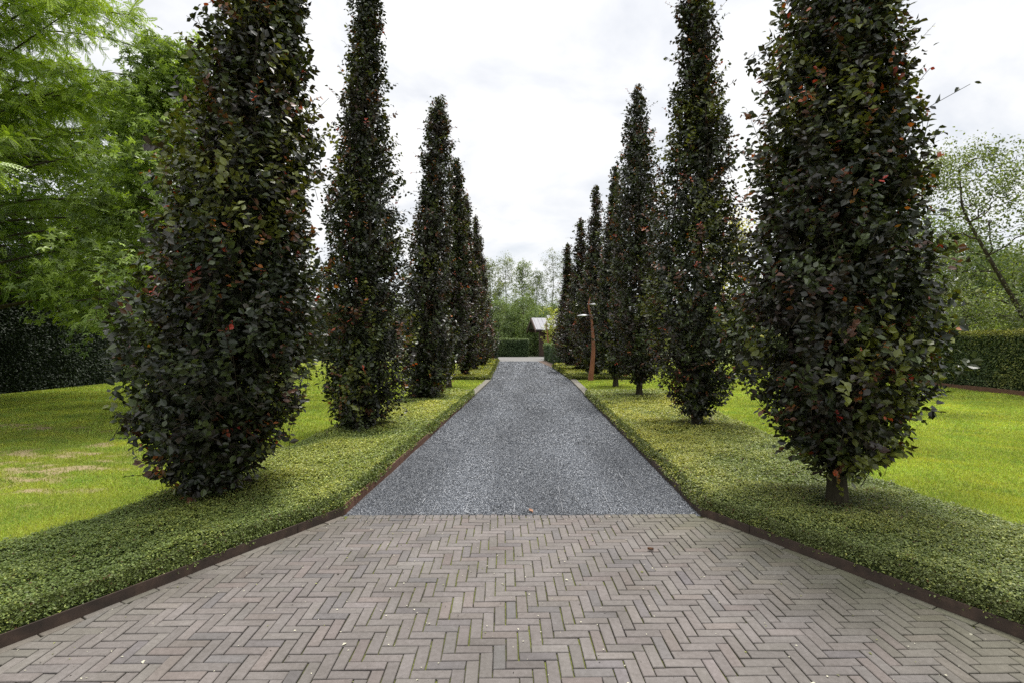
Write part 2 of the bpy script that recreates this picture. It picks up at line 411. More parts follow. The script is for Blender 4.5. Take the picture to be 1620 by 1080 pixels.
mb=MB(); _bn=waves(21,8,0.15,0.6)
def brick(poly, tone=None):
    poly=np.array(poly); c=poly.mean(0)
    area=0.5*abs(np.sum(poly[:,0]*np.roll(poly[:,1],-1)-poly[:,1]*np.roll(poly[:,0],-1)))
    if area<0.0006: return
    # drop duplicate corners
    keep=[i for i in range(len(poly)) if np.linalg.norm(poly[i]-poly[i-1])>0.004]; poly=poly[keep]
    if len(poly)<3: return
    if np.sum(poly[:,0]*np.roll(poly[:,1],-1)-poly[:,1]*np.roll(poly[:,0],-1))<0: poly=poly[::-1]
    n=len(poly)
    def inset(q,d):
        e=np.roll(q,-1,0)-q; e/=np.linalg.norm(e,axis=1)[:,None]; nn=np.stack([-e[:,1],e[:,0]],1)
        out=[]
        for i in range(len(q)):
            n1,n2=nn[i-1],nn[i]; k=1+n1@n2
            out.append(q[i]+(n1+n2)*d/max(k,0.35))
        return np.array(out)
    a=inset(poly,JT+rng.uniform(-0.0006,0.0012))+rng.normal(0,0.0013,(n,2)); b_=inset(a,0.0032)
    z=rng.normal(0,0.0010)+0.003*_bn(np.array([[c[1],c[0],1.0]]))[0]; tx,ty=rng.normal(0,0.006,2)
    za=lambda q,dz: z+dz+(q-c)@np.array([tx,ty])
    v=np.concatenate([np.c_[b_,za(b_,0)],np.c_[a,za(a,-0.0034)],np.c_[a,np.full(n,-0.03)]])
    r=rng.random()
    t=np.array([0.145,0.132,0.127])*(1+rng.normal(0,0.065))
    t*=np.array([1,1,1])+rng.normal(0,0.008,3)
    if r<0.10: t*=np.array([1.03,0.985,0.97])
    elif r<0.2: t*=np.array([0.88,0.90,0.94])
    # green film towards the edging on the lamp side and a little on the other
    dr_=abs((c-RF[1])@nr); dl_=abs((c-LF[1])@nl)
    gq=max(0,1-dr_/1.0)*0.55+max(0,1-dl_/0.45)*0.25; gq*=0.7+0.5*rng.random()
    t=t*(1-min(gq,0.7))+np.array([0.115,0.118,0.062])*min(gq,0.7)
    t=t*(1+0.07*_bn(np.array([[c[0],c[1],0]]))[0])
    idx=np.arange(n); k=(idx+1)%n
    mb.add(v,[idx[None,:],np.stack([idx+n,k+n,k,idx],1),np.stack([idx+2*n,k+2*n,k+n,idx+n],1)],t)
A=0.0677; O=np.array([0.102,2.723]); ca,sa=math.cos(R(0.85)),math.sin(R(0.85)); ROT=np.array([[ca,-sa],[sa,ca]])
for j in range(-56,34):
    for i in range(-72,72):
        m=(i-j)%6
        if m==0: rect=[(i,j),(i+3,j),(i+3,j+1),(i,j+1)]
        elif m==5: rect=[(i,j),(i+1,j),(i+1,j+3),(i,j+3)]
        else: continue
        q=[O+ROT@(np.array(p)*A) for p in rect]
        if abs(q[0][0])>5: continue
        q=clip(q,half)
        if len(q)>=3: brick(q)
# brick-on-end course against the gravel and stretchers along the edging
x=-1.56
while x<1.75:
    y0=4.80+0.006*x; brick([np.array([x,y0]),np.array([x+A,y0]),np.array([x+A,y0+0.1]),np.array([x,y0+0.1])]); x+=A
for P0,P1,nn in ((LF[1],LF[0],nl),(RF[1],RF[0],nr)):
    L=np.linalg.norm(P1-P0); d=(P1-P0)/L; s=0.05
    while s<L+1.2:
        l=0.203; brick([P0+d*s+nn*0.006,P0+d*(s+l)+nn*0.006,P0+d*(s+l)+nn*(0.006+ED),P0+d*s+nn*(0.006+ED)]); s+=l
tag(mb.build('herringbone_pavement',M['brick']),'apron of grey brown clay bricks laid in herringbone before the gravel drive',kind='structure')

# court in front of the far hedge
mb=MB(); mb.add([[-6,42.8,-0.004],[9,42.8,-0.004],[12,57,-0.004],[-8,57,-0.004]],np.array([[0,1,2,3]]))
tag(mb.build('forecourt_pavement',M['court']),'pale paved court at the far end of the drive',kind='structure')
mb=MB(); mb.add([[2.55,33.0,0.0],[3.2,34.5,0.05],[2.9,44.0,0.06],[2.15,43.0,0.0]],np.array([[0,1,2,3]]))
tag(mb.build('soil_strip_ground',M['soil']),'strip of bare brown soil at the foot of the box hedge',kind='structure')

# ------------------------------------------------------------------ edging and kerbs
def strip(name, pts, h, th, mat, label, cat, z0=-0.03, seams=True):
    m=MB(); pts=[np.array(p,float) for p in pts]
    for a,b_ in zip(pts[:-1],pts[1:]):
        L=np.linalg.norm(b_-a); d=(b_-a)/L; n=np.array([-d[1],d[0]])
        k=max(1,int(round(L/0.55))); off=np.r_[0,rng.normal(0,0.005,k-1),0] if k>1 else np.zeros(2)
        hs_=h+np.repeat(rng.normal(0,0.004,k//4+2),4)
        for q in range(k):
            s0,s1=q*L/k,(q+1)*L/k-(0.006 if seams and q%4==3 else 0)
            p=[a+d*s0+n*(off[q]-th/2),a+d*s1+n*(off[q+1]-th/2),a+d*s1+n*(off[q+1]+th/2),a+d*s0+n*(off[q]+th/2)]
            hh=hs_[q]
            v=[(*w,z0) for w in p]+[(*w,hh) for w in p]
            m.add(v,np.array([[3,2,1,0],[4,5,6,7],[0,1,5,4],[1,2,6,5],[2,3,7,6],[3,0,4,7]]))
    return tag(m.build(name,mat),label,cat)
strip('steel_edging',[LF[0]-0.0*nl,LF[1]],0.078,0.010,M['corten_dark'],'slanting brown steel edging between the bricks and the ground cover below the patchy lawn','edging')
strip('steel_edging',[LF[1],(-1.15,15.6)],0.088,0.010,M['corten'],'straight rusty steel edging of the gravel on the patchy lawn side','edging')
strip('steel_edging',[RF[0],RF[1]],0.076,0.010,M['corten_dark'],'slanting brown steel edging between the bricks and the ground cover on the lamp post side','edging')
strip('steel_edging',[RF[1],(2.22,15.6)],0.075,0.010,M['corten_dark'],'straight dark steel edging of the gravel, half hidden by leaves, on the lamp post side','edging')
strip('steel_edging',[(15.15,8),(15.2,15.2),(15.5,19),(15.9,36)],0.17,0.05,M['corten'],'brown edging along the foot of the low clipped hedge beyond the bright lawn','edging')
def kerb(p):
    m=MB(); p=np.array(p); n=len(p)
    v=[(*q,-0.03) for q in p]+[(*q,0.05) for q in p]
    m.add(v,np.array([[3,2,1,0],[4,5,6,7],[0,1,5,4],[1,2,6,5],[2,3,7,6],[3,0,4,7]]))
    return m.build('kerb',M['concrete'])
tag(kerb([(-1.13,15.6),(-0.90,21.6),(-1.12,21.6),(-1.36,15.6)]),'pale concrete kerb between gravel and lawn on the patchy lawn side',kind='structure')
tag(kerb([(2.23,15.6),(2.47,15.6),(2.74,21.8),(2.49,21.8)]),'pale concrete kerb between gravel and lawn on the lamp post side',kind='structure')

TRUNKS=[(-2.97,4.96),(-2.67,8.93),(-2.31,13.65),(3.03,4.76),(3.33,9.2),(3.50,14.1)]
# ------------------------------------------------------------------ ground cover beds
LFQ=np.array([[0,0,0],[0.34,0.45,0.10],[0,1,-0.08],[-0.34,0.45,0.10]]); LFF=[np.array([[0,1,2,3]])]
def bed(poly, name, label, top, near, pal_near, pal_far, seed, bands, front_edges, holes=()):
    poly=np.array(poly); w1=waves(seed,12,0.5,2.2); w2=waves(seed+1,12,3.0,9.0); w3=waves(seed+2,8,0.15,0.5)
    def H(x,y):
        P=np.stack([x,y],1); d=poly_dist(P,poly); Q=np.stack([x,y,0*x],1)
        r=np.sqrt(np.clip(d/0.10,0,1)); 
        return 0.055+(top-0.055)*r+(1.0 if near else 0.35)*(0.022*w1(Q)*r+0.012*w2(Q)*r), d
    m=MB(); lo,hi=poly.min(0),poly.max(0)
    for y0,y1,dens,ls in bands:
        n=int((hi[0]-lo[0])*(y1-y0)*dens)
        P=np.stack([rng.uniform(lo[0],hi[0],n),rng.uniform(y0,y1,n)],1); P=P[in_poly(P,poly)]
        P=P[np.abs(P[:,0])<P[:,1]*1.05+2.2]
        z,d=H(P[:,0],P[:,1]); z=z-np.abs(rng.normal(0,0.010,len(P)))+rng.exponential(0.006,len(P))+0.035*np.clip(w2(np.c_[P*1.7,0*z])-1.0,0,1)*rng.random(len(P))
        Q=np.c_[P,0*z]; gap=(w2(Q*0.8)>1.25)&(rng.random(len(P))<0.75)
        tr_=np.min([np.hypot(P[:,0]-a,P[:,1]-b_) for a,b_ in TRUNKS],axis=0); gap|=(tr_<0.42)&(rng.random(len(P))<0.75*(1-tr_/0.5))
        P,z,d,tr_=P[~gap],z[~gap],d[~gap],tr_[~gap]
        n=len(P); Q=np.c_[P,0*z]; big=w3(Q); mid=w1(Q)
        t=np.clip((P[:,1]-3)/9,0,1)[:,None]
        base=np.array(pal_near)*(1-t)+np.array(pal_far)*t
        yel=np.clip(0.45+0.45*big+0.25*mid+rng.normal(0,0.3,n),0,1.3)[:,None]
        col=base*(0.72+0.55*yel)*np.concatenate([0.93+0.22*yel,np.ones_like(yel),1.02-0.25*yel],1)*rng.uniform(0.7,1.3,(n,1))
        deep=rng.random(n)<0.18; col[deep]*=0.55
        col*=(0.55+0.45*np.clip(tr_/0.75,0,1))[:,None]  # leaves darkened near the trunks: contact shade put into their colour
        br=rng.random(n)<0.012+0.05*(tr_<0.6); col[br]=np.array([0.13,0.075,0.035])
        nor=rng.normal(0,0.42,(n,3))+np.array([0,0,1.0]); ax=rng.normal(0,1,(n,3))*np.array([1,1,0.35])
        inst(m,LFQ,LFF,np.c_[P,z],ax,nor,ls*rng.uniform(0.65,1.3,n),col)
        # leafy faces of the bed along its open edges
        for a,b_ in front_edges:
            a,b_=np.array(a),np.array(b_); L=np.linalg.norm(b_-a); dd=(b_-a)/L; nn=perp_in(a,b_,poly.mean(0))
            n=int(L*dens*0.24*1.4); s=rng.uniform(0,L,n); p=a+dd*s[:,None]; k=(p[:,1]>=y0)&(p[:,1]<y1); p=p[k]; n=len(p)
            if n==0: continue
            z=rng.uniform(0.05,top-0.01,n); lump=w1(np.c_[p,z*3])*0.016+w2(np.c_[p,z])*0.010
            p=p+nn*(0.012+0.05*(z/top)**2-lump+rng.normal(0,0.008,n))[:,None]
            ru=rng.random(n)<0.03
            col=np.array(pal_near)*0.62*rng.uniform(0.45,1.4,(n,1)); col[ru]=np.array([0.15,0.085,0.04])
            nor=rng.normal(0,0.5,(n,3))+np.r_[-nn*0.8,0.6]; ax=rng.normal(0,1,(n,3))+np.r_[-nn*0.3,-0.2]
            inst(m,LFQ,LFF,np.c_[p,z],ax,nor,ls*rng.uniform(0.7,1.3,n),col)
    # soil and stems under the leaves
    ysg=np.arange(lo[1],hi[1]+0.01,0.12 if near else 0.5); ug=np.linspace(0,1,26)
    V=[]
    for y in ysg:
        xs=[]
        for i in range(len(poly)):
            (xa,ya),(xb,yb)=poly[i],poly[(i+1)%len(poly)]
            if ya!=yb and min(ya,yb)-1e-9<=y<=max(ya,yb)+1e-9: xs.append(xa+(xb-xa)*(y-ya)/(yb-ya))
        x0,x1=min(xs),max(xs); V+= [(x0+(x1-x0)*u,y) for u in ug]
    V=np.array(V); z,_=H(V[:,0],V[:,1]); z=np.maximum(z-0.03,0.035)
    n=len(ug); i=np.arange(len(ysg)-1)[:,None]*n; j=np.arange(n-1)[None,:]
    m.add(np.c_[V,z],np.stack([i+j,i+j+1,i+n+j+1,i+n+j],-1).reshape(-1,4),np.array([0.03,0.042,0.014]),1,True)
    return tag(m.build(name,[M['cover_leaf'],M['under']]),label,'ground cover',kind='stuff')
NB=((0.7,3.4,17000,0.0175),(3.4,5.2,17000,0.018),(5.2,8,10500,0.024),(8,12,5500,0.033),(12,16,2900,0.046))
bed(BED_L,'ground_cover','dense low ground cover around the beeches on the patchy lawn side',0.19,True,(0.255,0.320,0.095),(0.33,0.385,0.115),40,NB,
    [(BED_L[0],BED_L[1]),(BED_L[1],BED_L[2]),(BED_L[2],BED_L[3])])
bed(BED_R,'ground_cover','dense low ground cover around the beeches on the lamp post side',0.19,True,(0.255,0.302,0.103),(0.335,0.38,0.12),50,NB,
    [(BED_R[0],BED_R[1]),(BED_R[1],BED_R[2]),(BED_R[2],BED_R[3])])
FBD=((21.5,28,900,0.075),(28,36,450,0.11),(36,44,250,0.15))
bed(FAR_L,'ground_cover','raised yellow green bed before the dark box block at the end of the drive',0.17,False,(0.2,0.23,0.055),(0.26,0.29,0.055),60,FBD,
    [(FAR_L[-1],FAR_L[0]),(FAR_L[0],FAR_L[1]),(FAR_L[1],FAR_L[2])])
bed(FAR_R,'ground_cover','raised yellow green bed behind the rusty lamp post',0.17,False,(0.2,0.23,0.055),(0.26,0.29,0.055),70,FBD,
    [(FAR_R[-1],FAR_R[0]),(FAR_R[0],FAR_R[1]),(FAR_R[1],FAR_R[2])])

# ------------------------------------------------------------------ copper beeches
BEECH_V=np.array([[0,0,0],[0.22,0.22,0.055],[0.30,0.55,0.075],[0,1,-0.03],[-0.30,0.55,0.075],[-0.22,0.22,0.055]])
BEECH_F=[np.array([[0,1,2,3],[0,3,4,5]])]
PH=np.array([0.0,0.03,0.075,0.13,0.20,0.29,0.38,0.48,0.60,0.72,0.84,0.93,1.0])
def beech_mesh(H, Rm, zb, nshoot, leaf, seed, lean=(0,0), prof=None, far=0.0, trunk_r=0.09, stray=70, olive=0.4, red=0.085, bowl=1.0):
    g=np.random.default_rng(seed)
    PR=np.array(prof if prof is not None else [0.30,0.62,0.85,0.97,1.0,0.96,0.86,0.74,0.60,0.45,0.30,0.19,0.05])
    w=waves(seed+100,9,0.25,0.7); w2=waves(seed+200,9,0.8,1.8); w3=waves(seed+300,10,1.9,3.4)
    lean=np.array(lean)
    def axis(h):
        t=h/H; return np.stack([lean[0]*t+0.06*np.sin(t*5+seed),lean[1]*t+0.05*np.cos(t*4+seed)-0.05*math.cos(seed),0*t],1)*np.clip(t*4,0,1)[:,None]
    def rad(h,th):
        t=np.clip((h-zb)/(H-zb),0,1); r=Rm*np.interp(t,PH,PR)
        p=np.stack([np.cos(th)*1.2,np.sin(th)*1.2,h*0.45],1)
        return r*np.clip(1+0.22*w(p)+0.16*w2(p*np.array([1,1,1.6]))+0.12*w3(p*np.array([1,1,2.0])),0.45,1.6)*0.92
    # shoots
    hs=np.linspace(zb,H,200); pdf=np.interp((hs-zb)/(H-zb),PH,PR)+0.06; cdf=np.cumsum(pdf)/pdf.sum()
    n=nshoot; h=np.interp(g.random(n),cdf,hs); th=g.uniform(0,2*np.pi,n)
    depth=g.random(n)**1.7
    r=rad(h,th)*(1-0.62*depth)*(1+np.abs(g.normal(0,0.11,n))*(depth<0.4))
    out=np.stack([np.cos(th),np.sin(th),0*th],1); tt=((h-zb)/(H-zb))[:,None]
    low=np.clip(1-(h-zb)/1.1,0,1)[:,None]
    d=nrm(out*(0.65+0.5*low)+np.array([0,0,1])*(0.75-0.75*low)+g.normal(0,0.33,(n,3)))
    ln=g.uniform(0.20,0.46,n)*(leaf/0.075)**0.5
    tip=axis(h)+out*r[:,None]+np.array([0,0,1])*h[:,None]
    # strays: long shoots that break the outline
    ns=int(stray*1.3); h2=np.interp(g.random(ns),cdf,hs); th2=g.uniform(0,2*np.pi,ns); o2=np.stack([np.cos(th2),np.sin(th2),0*th2],1)
    l2=g.uniform(0.25,0.66,ns); d2=nrm(o2*0.6+np.array([0,0,1])*g.uniform(0.3,1.0,(ns,1))+g.normal(0,0.25,(ns,3)))
    tip2=axis(h2)+o2*(rad(h2,th2)*0.97)[:,None]+np.array([0,0,1])*h2[:,None]+d2*l2[:,None]*0.6
    K=9
    tip_all=np.concatenate([tip,tip2]); d_all=np.concatenate([d,d2]); l_all=np.concatenate([ln,l2]); o_all=np.concatenate([out,o2])
    isst=np.concatenate([np.zeros(n,bool),np.ones(ns,bool)]); dep=np.concatenate([depth,np.zeros(ns)])
    Nn=len(tip_all)
    base=tip_all-d_all*l_all[:,None]
    t=(np.arange(K)+0.5)/K; t=t[None,:]+g.normal(0,0.04,(Nn,K))
    side=nrm(np.cross(d_all,nrm(g.normal(size=(Nn,3))+np.array([0,0,0.6]))))
    sgn=np.where(np.arange(K)%2==0,1,-1)[None,:,None]
    sag=-0.12*(t**2)[:,:,None]*l_all[:,None,None]*np.array([0,0,1])
    pos=base[:,None,:]+d_all[:,None,:]*(t*l_all[:,None])[:,:,None]+sag
    ax=d_all[:,None,:]*0.45+side[:,None,:]*sgn*0.85+np.array([0,0,-0.28])+o_all[:,None,:]*0.25+g.normal(0,0.25,(Nn,K,3))
    nor=np.array([0,0,1])*0.62+o_all[:,None,:]*0.62+g.normal(0,0.42,(Nn,K,3))
    # colours per shoot
    cl=w2(tip_all*0.55)+0.3*g.normal(size=Nn)
    DG=np.array([0.020,0.028,0.013]); PU=np.array([0.048,0.029,0.026]); OL=np.array([0.120,0.138,0.022]); GR=np.array([0.066,0.090,0.026])
    RD=np.array([0.40,0.060,0.03]); BR=np.array([0.17,0.075,0.04])
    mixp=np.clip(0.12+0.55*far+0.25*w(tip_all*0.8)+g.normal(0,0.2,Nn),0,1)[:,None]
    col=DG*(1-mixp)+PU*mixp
    ol=(cl>1.1-1.2*olive)&(dep<0.35)&(g.random(Nn)<0.65); col[ol]=OL*g.uniform(0.7,1.15,(ol.sum(),1))
    gr=(~ol)&(g.random(Nn)<0.36); col[gr]=GR*g.uniform(0.5,1.0,(gr.sum(),1))
    br=(g.random(Nn)<0.035*(1+far)); col[br]=BR*g.uniform(0.5,1.0,(br.sum(),1))
    colL=np.repeat(col[:,None,:],K,1)*g.uniform(0.65,1.4,(Nn,K,1))
    rd=((g.random(Nn)<red*np.clip(0.5+1.6*w2(tip_all*0.7),0,3.5))&(dep<0.25))|(isst&(g.random(Nn)<0.38))
    tipw=np.clip((t-0.45)*2.4,0,1)[:,:,None]*rd[:,None,None]
    redc=RD*g.uniform(0.45,1.15,(Nn,1,1))*np.stack([np.ones(Nn),g.uniform(0.7,2.6,Nn),np.ones(Nn)],1)[:,None,:]
    colL=colL*(1-tipw)+redc*tipw
    sz=leaf*g.uniform(0.6,1.25,(Nn,K))*(1-0.30*np.clip(t-0.5,0,1))
    sz*=np.where(rd[:,None],0.8,1.0)
    keep=g.random((Nn,K))<np.where(isst,0.85,0.97)[:,None]
    wr=g.uniform(0.85,1.3,(Nn,K)); fold=g.uniform(0.2,2.4,(Nn,K))
    crown=MB()
    sc=np.stack([sz*wr,sz,sz*fold],-1)
    inst(crown,BEECH_V,BEECH_F,pos[keep],ax[keep],nor[keep],sc[keep],colL[keep],0)
    tw=isst|((dep<0.25)&(g.random(Nn)<(0.5 if far<0.5 else 0.12)))
    tq=np.linspace(-0.3,0.98,4); P=base[tw][:,None,:]+d_all[tw][:,None,:]*(tq[None,:]*l_all[tw][:,None])[:,:,None]-0.12*np.clip(tq,0,1)[None,:,None]**2*l_all[tw][:,None,None]*np.array([0,0,1])
    tubes(crown,P,np.where(isst[tw],0.0048,0.0032)+0.002*far,np.where(isst[tw],0.0022,0.0012)+0.001*far,(1,1,1),1)
    trunk=MB()
    hh=np.linspace(-0.05,H*0.93,22); ac=axis(np.maximum(hh,0))
    rr=trunk_r*np.interp(hh/H,[-0.01,0.0,0.02,0.1,0.5,0.93],[1.5,1.25,1.0,0.9,0.5,0.1])
    tube(trunk,np.c_[ac[:,:2],hh],rr,10)
    for q in range(20):
        h0=zb*0.7+0.15+(H*0.62)*(q/20)**1.1; th0=q*2.4+g.normal(0,0.3); L=(H-h0)*g.uniform(0.28,0.5)
        s=np.linspace(0,1,7); hz=h0+L*s; a0=axis(hz)
        rc=rad(hz,np.full(7,th0))*0.72*np.clip(s*2.4,0,1)**0.7*0.8
        tube(trunk,np.c_[a0[:,0]+np.cos(th0)*rc,a0[:,1]+np.sin(th0)*rc,hz],np.linspace(0.026,0.006,7)*trunk_r/0.09,5,(1,1,1),1)
    return crown,trunk
def beech(x,y,label,rot=0.0,group=None,**kw):
    c,t=beech_mesh(**kw)
    r=thing('beech_tree',(x,y,0.0),label,'tree',group); r.rotation_euler=(0,0,rot)
    t.build('trunk',[M['bark_beech'],M['bark_dark']],r); c.build('crown',[M['beech_leaf'],M['bark_beech']],r)
    return r
P1=[0.22,0.50,0.74,0.90,1.0,0.98,0.90,0.80,0.68,0.54,0.36,0.22,0.06]
BG='copper beech columns lining the gravel drive'
# patchy lawn side
beech(-2.92,4.96,'columnar copper beech beside the dry lawn patches, first of its row',group=BG,
      H=8.3,Rm=0.92,zb=0.18,nshoot=6600,leaf=0.073,seed=1,lean=(0.92,0.2),prof=[0.22,0.50,0.74,0.92,1.0,0.88,0.75,0.62,0.48,0.38,0.27,0.16,0.05],stray=95,olive=0.62,trunk_r=0.10)
beech(-2.67,8.93,'columnar copper beech second from the bricks in the dry lawn row',group=BG,
      H=10.4,Rm=0.80,zb=0.10,nshoot=5000,leaf=0.075,seed=2,lean=(0.22,0.1),prof=[0.55,0.74,0.88,0.96,1.0,0.94,0.80,0.66,0.47,0.34,0.25,0.17,0.05],stray=80,olive=0.48)
beech(-2.31,13.65,'columnar copper beech third from the bricks in the dry lawn row',group=BG,
      H=8.3,Rm=0.80,zb=0.12,nshoot=3300,leaf=0.088,seed=3,lean=(0.26,0.1),prof=[0.5,0.72,0.88,0.97,1.0,0.97,0.90,0.80,0.68,0.56,0.48,0.42,0.22],stray=55,far=0.3,olive=0.2,red=0.03)
beech(-2.24,18.2,'copper beech with bare trunk on the lawn strip, fourth in dry lawn row',group=BG,
      H=8.25,Rm=0.66,zb=0.62,nshoot=2800,leaf=0.10,seed=4,lean=(0.22,0.1),prof=[0.4,0.66,0.86,0.97,1.0,0.97,0.90,0.82,0.70,0.58,0.48,0.40,0.2],stray=40,far=0.5,olive=0.2,red=0.03)
# lamp side
beech(3.03,4.76,'columnar copper beech with short bare trunk, first of the lamp post row',group=BG,
      H=8.6,Rm=0.89,zb=0.50,nshoot=6800,leaf=0.075,seed=11,lean=(0.22,0.2),prof=[0.30,0.52,0.72,0.90,1.0,0.92,0.80,0.64,0.49,0.38,0.26,0.16,0.06],stray=95,olive=0.62,trunk_r=0.088)
beech(3.33,9.2,'columnar copper beech second from the bricks in the lamp post row',group=BG,
      H=10.2,Rm=0.84,zb=0.40,nshoot=5000,leaf=0.075,seed=12,lean=(-0.05,0.1),prof=[0.35,0.66,0.84,0.94,0.98,0.97,0.82,0.67,0.51,0.35,0.25,0.17,0.05],stray=75,olive=0.48)
beech(3.50,14.1,'columnar copper beech with thin bare trunk, third in the lamp post row',group=BG,
      H=8.75,Rm=0.84,zb=0.60,nshoot=3200,leaf=0.088,seed=13,lean=(0.02,0.1),prof=[0.4,0.7,0.86,0.95,1.0,0.98,0.94,0.90,0.80,0.62,0.44,0.32,0.10],stray=55,far=0.35,olive=0.2,red=0.04)
beech(3.74,18.5,'copper beech near the rusty lamp post, fourth in the lamp post row',group=BG,
      H=8.1,Rm=0.76,zb=0.48,nshoot=2800,leaf=0.10,seed=14,lean=(0.0,0.1),stray=40,far=0.5,olive=0.2,red=0.04)
# far trees: copies of two built ones
def far_beech(src, x, y, s, sz, rot, label):
    r=src.copy(); COL.objects.link(r); r.location=(x,y,0); r.scale=(s,s,sz); r.rotation_euler=(0,0,rot); r['label']=label
    for ch in src.children:
        c=ch.copy(); COL.objects.link(c); c.parent=r
    return r
ordn=['fifth','sixth','seventh','eighth']
srcs=[]
for k,(x,y,h,rm,zb) in enumerate([(-2.08,22.9,8.35,0.64,0.35),(3.75,23.2,8.75,1.0,0.3)]):
    srcs.append(beech(x,y,'copper beech fifth from the bricks in the '+('dry lawn' if k==0 else 'lamp post')+' row',group=BG,
      H=h,Rm=rm,zb=zb,nshoot=1900,leaf=0.115,seed=31+k,lean=(0.1,0.0),stray=30,far=0.8,olive=0.15,red=0.05,trunk_r=0.08))
for k,(x,y,s,sz) in enumerate([(-2.05,27.5,1.0,1.02),(-1.98,32.2,1.0,0.96),(-2.0,37.0,1.02,0.93)]):
    far_beech(srcs[k%2],x,y,s,sz,1.3+k*1.7,'copper beech %s from the bricks in the dry lawn row'%ordn[k+1])
for k,(x,y,s,sz) in enumerate([(3.72,27.8,1.30,0.96),(3.62,32.2,1.25,0.95)]):
    far_beech(srcs[(k+1)%2],x,y,s,sz,2.1+k*1.9,'copper beech %s from the bricks in the lamp post row'%ordn[k+1])
far_beech(srcs[0],4.05,37.2,0.9,0.86,4.4,'copper beech eighth from the bricks in the lamp post row, beside the box block')

# ------------------------------------------------------------------ hedges
HV=np.array([[0,0,0],[0.28,0.4,0.06],[0,1,-0.05],[-0.28,0.4,0.06]]); HF=[np.array([[0,1,2,3]])]
def hedge(name,corners,h,leaf,dens,label,cd,ct,seed,toplight=0.15,bumpy=0.06,z0=0.0,skip=()):
    """a clipped hedge over a four-cornered footprint: leaf-covered faces over a dark core"""
    g=np.random.default_rng(seed); P=[np.array(c,float) for c in corners]; cen=sum(P)/4
    w=waves(seed,12,0.15,0.9); m=MB(); cd=np.array(cd); ct=np.array(ct)
    def put(pos,nn,lit):
        n=len(pos); b_=w(pos)[:,None]
        pos=pos+nn*(b_*bumpy+g.normal(0,0.025,(n,1))-0.02)
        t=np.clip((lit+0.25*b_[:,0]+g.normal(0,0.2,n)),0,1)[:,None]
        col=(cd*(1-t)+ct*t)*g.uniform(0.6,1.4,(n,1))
        nor=nn*0.7+np.array([0,0,0.6])+g.normal(0,0.42,(n,3)); ax=g.normal(0,1,(n,3))+np.array([0,0,-0.5])+nn*0.3
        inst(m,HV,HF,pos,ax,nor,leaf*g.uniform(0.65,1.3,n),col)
    for i in range(4):
        if i in skip: continue
        a,b_=P[i],P[(i+1)%4]; L=np.linalg.norm(b_-a); n=int(L*h*dens); d=(b_-a)/L; nn=-perp_in(a,b_,cen)
        s=g.uniform(0,L,n); z=g.uniform(z0+0.03,h,n)
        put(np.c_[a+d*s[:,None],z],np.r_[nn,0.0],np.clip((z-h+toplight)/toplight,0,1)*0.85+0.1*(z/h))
    area=np.linalg.norm(P[1]-P[0])*np.linalg.norm(P[3]-P[0]); n=int(area*dens*0.7)
    u,v=g.random(n)[:,None],g.random(n)[:,None]
    q=(P[0]*(1-u)+P[1]*u)*(1-v)+(P[3]*(1-u)+P[2]*u)*v
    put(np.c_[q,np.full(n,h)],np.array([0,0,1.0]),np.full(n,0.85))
    ins=[]
    for i in range(4):
        a,b_,c_=P[i-1],P[i],P[(i+1)%4]; n1=perp_in(a,b_,cen); n2=perp_in(b_,c_,cen)
        ins.append(b_+(n1+n2)*(0.10+bumpy)/max(1+n1@n2,0.3))
    v=[(*c,z0-0.05) for c in ins]+[(*c,h-0.10-bumpy) for c in ins]
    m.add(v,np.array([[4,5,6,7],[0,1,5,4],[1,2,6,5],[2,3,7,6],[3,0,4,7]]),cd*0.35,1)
    return tag(m.build(name,[M['hedge_leaf'],M['under']]),label,'hedge')
hedge('tall_hedge',[(-15.7,11.0),(-16.3,50.0),(-18.2,50.0),(-17.6,11.0)],4.6,0.075,620,'tall dark green hedge behind the patchy lawn under overhanging branches',(0.020,0.033,0.015),(0.038,0.060,0.024),81,0.8,0.10,skip=(2,))
hedge('clipped_hedge',[(15.35,9.0),(15.95,36.0),(17.3,36.0),(16.7,9.0)],1.98,0.07,760,'low clipped hedge with yellow green top along the bright lawn',(0.078,0.115,0.045),(0.42,0.41,0.09),82,0.20,0.06,skip=(2,))
hedge('clipped_hedge',[(-2.6,55.6),(1.75,55.6),(1.75,57.2),(-2.6,57.2)],1.9,0.14,330,'clipped hedge closing the court at the end of the drive',(0.045,0.078,0.028),(0.13,0.18,0.05),83,0.15,0.05)
hedge('box_hedge',[(-4.4,44.4),(-1.32,44.4),(-1.32,47.0),(-4.4,47.0)],1.38,0.11,420,'dark clipped box block at the end of the raised bed in the dry lawn row',(0.018,0.032,0.014),(0.07,0.10,0.03),84,0.12,0.04)
hedge('box_hedge',[(3.15,35.1),(6.4,35.1),(6.0,44.6),(2.8,44.6)],1.47,0.10,420,'clipped box block beside the drive in front of the open pavilion',(0.045,0.08,0.03),(0.15,0.21,0.06),85,0.3,0.06)

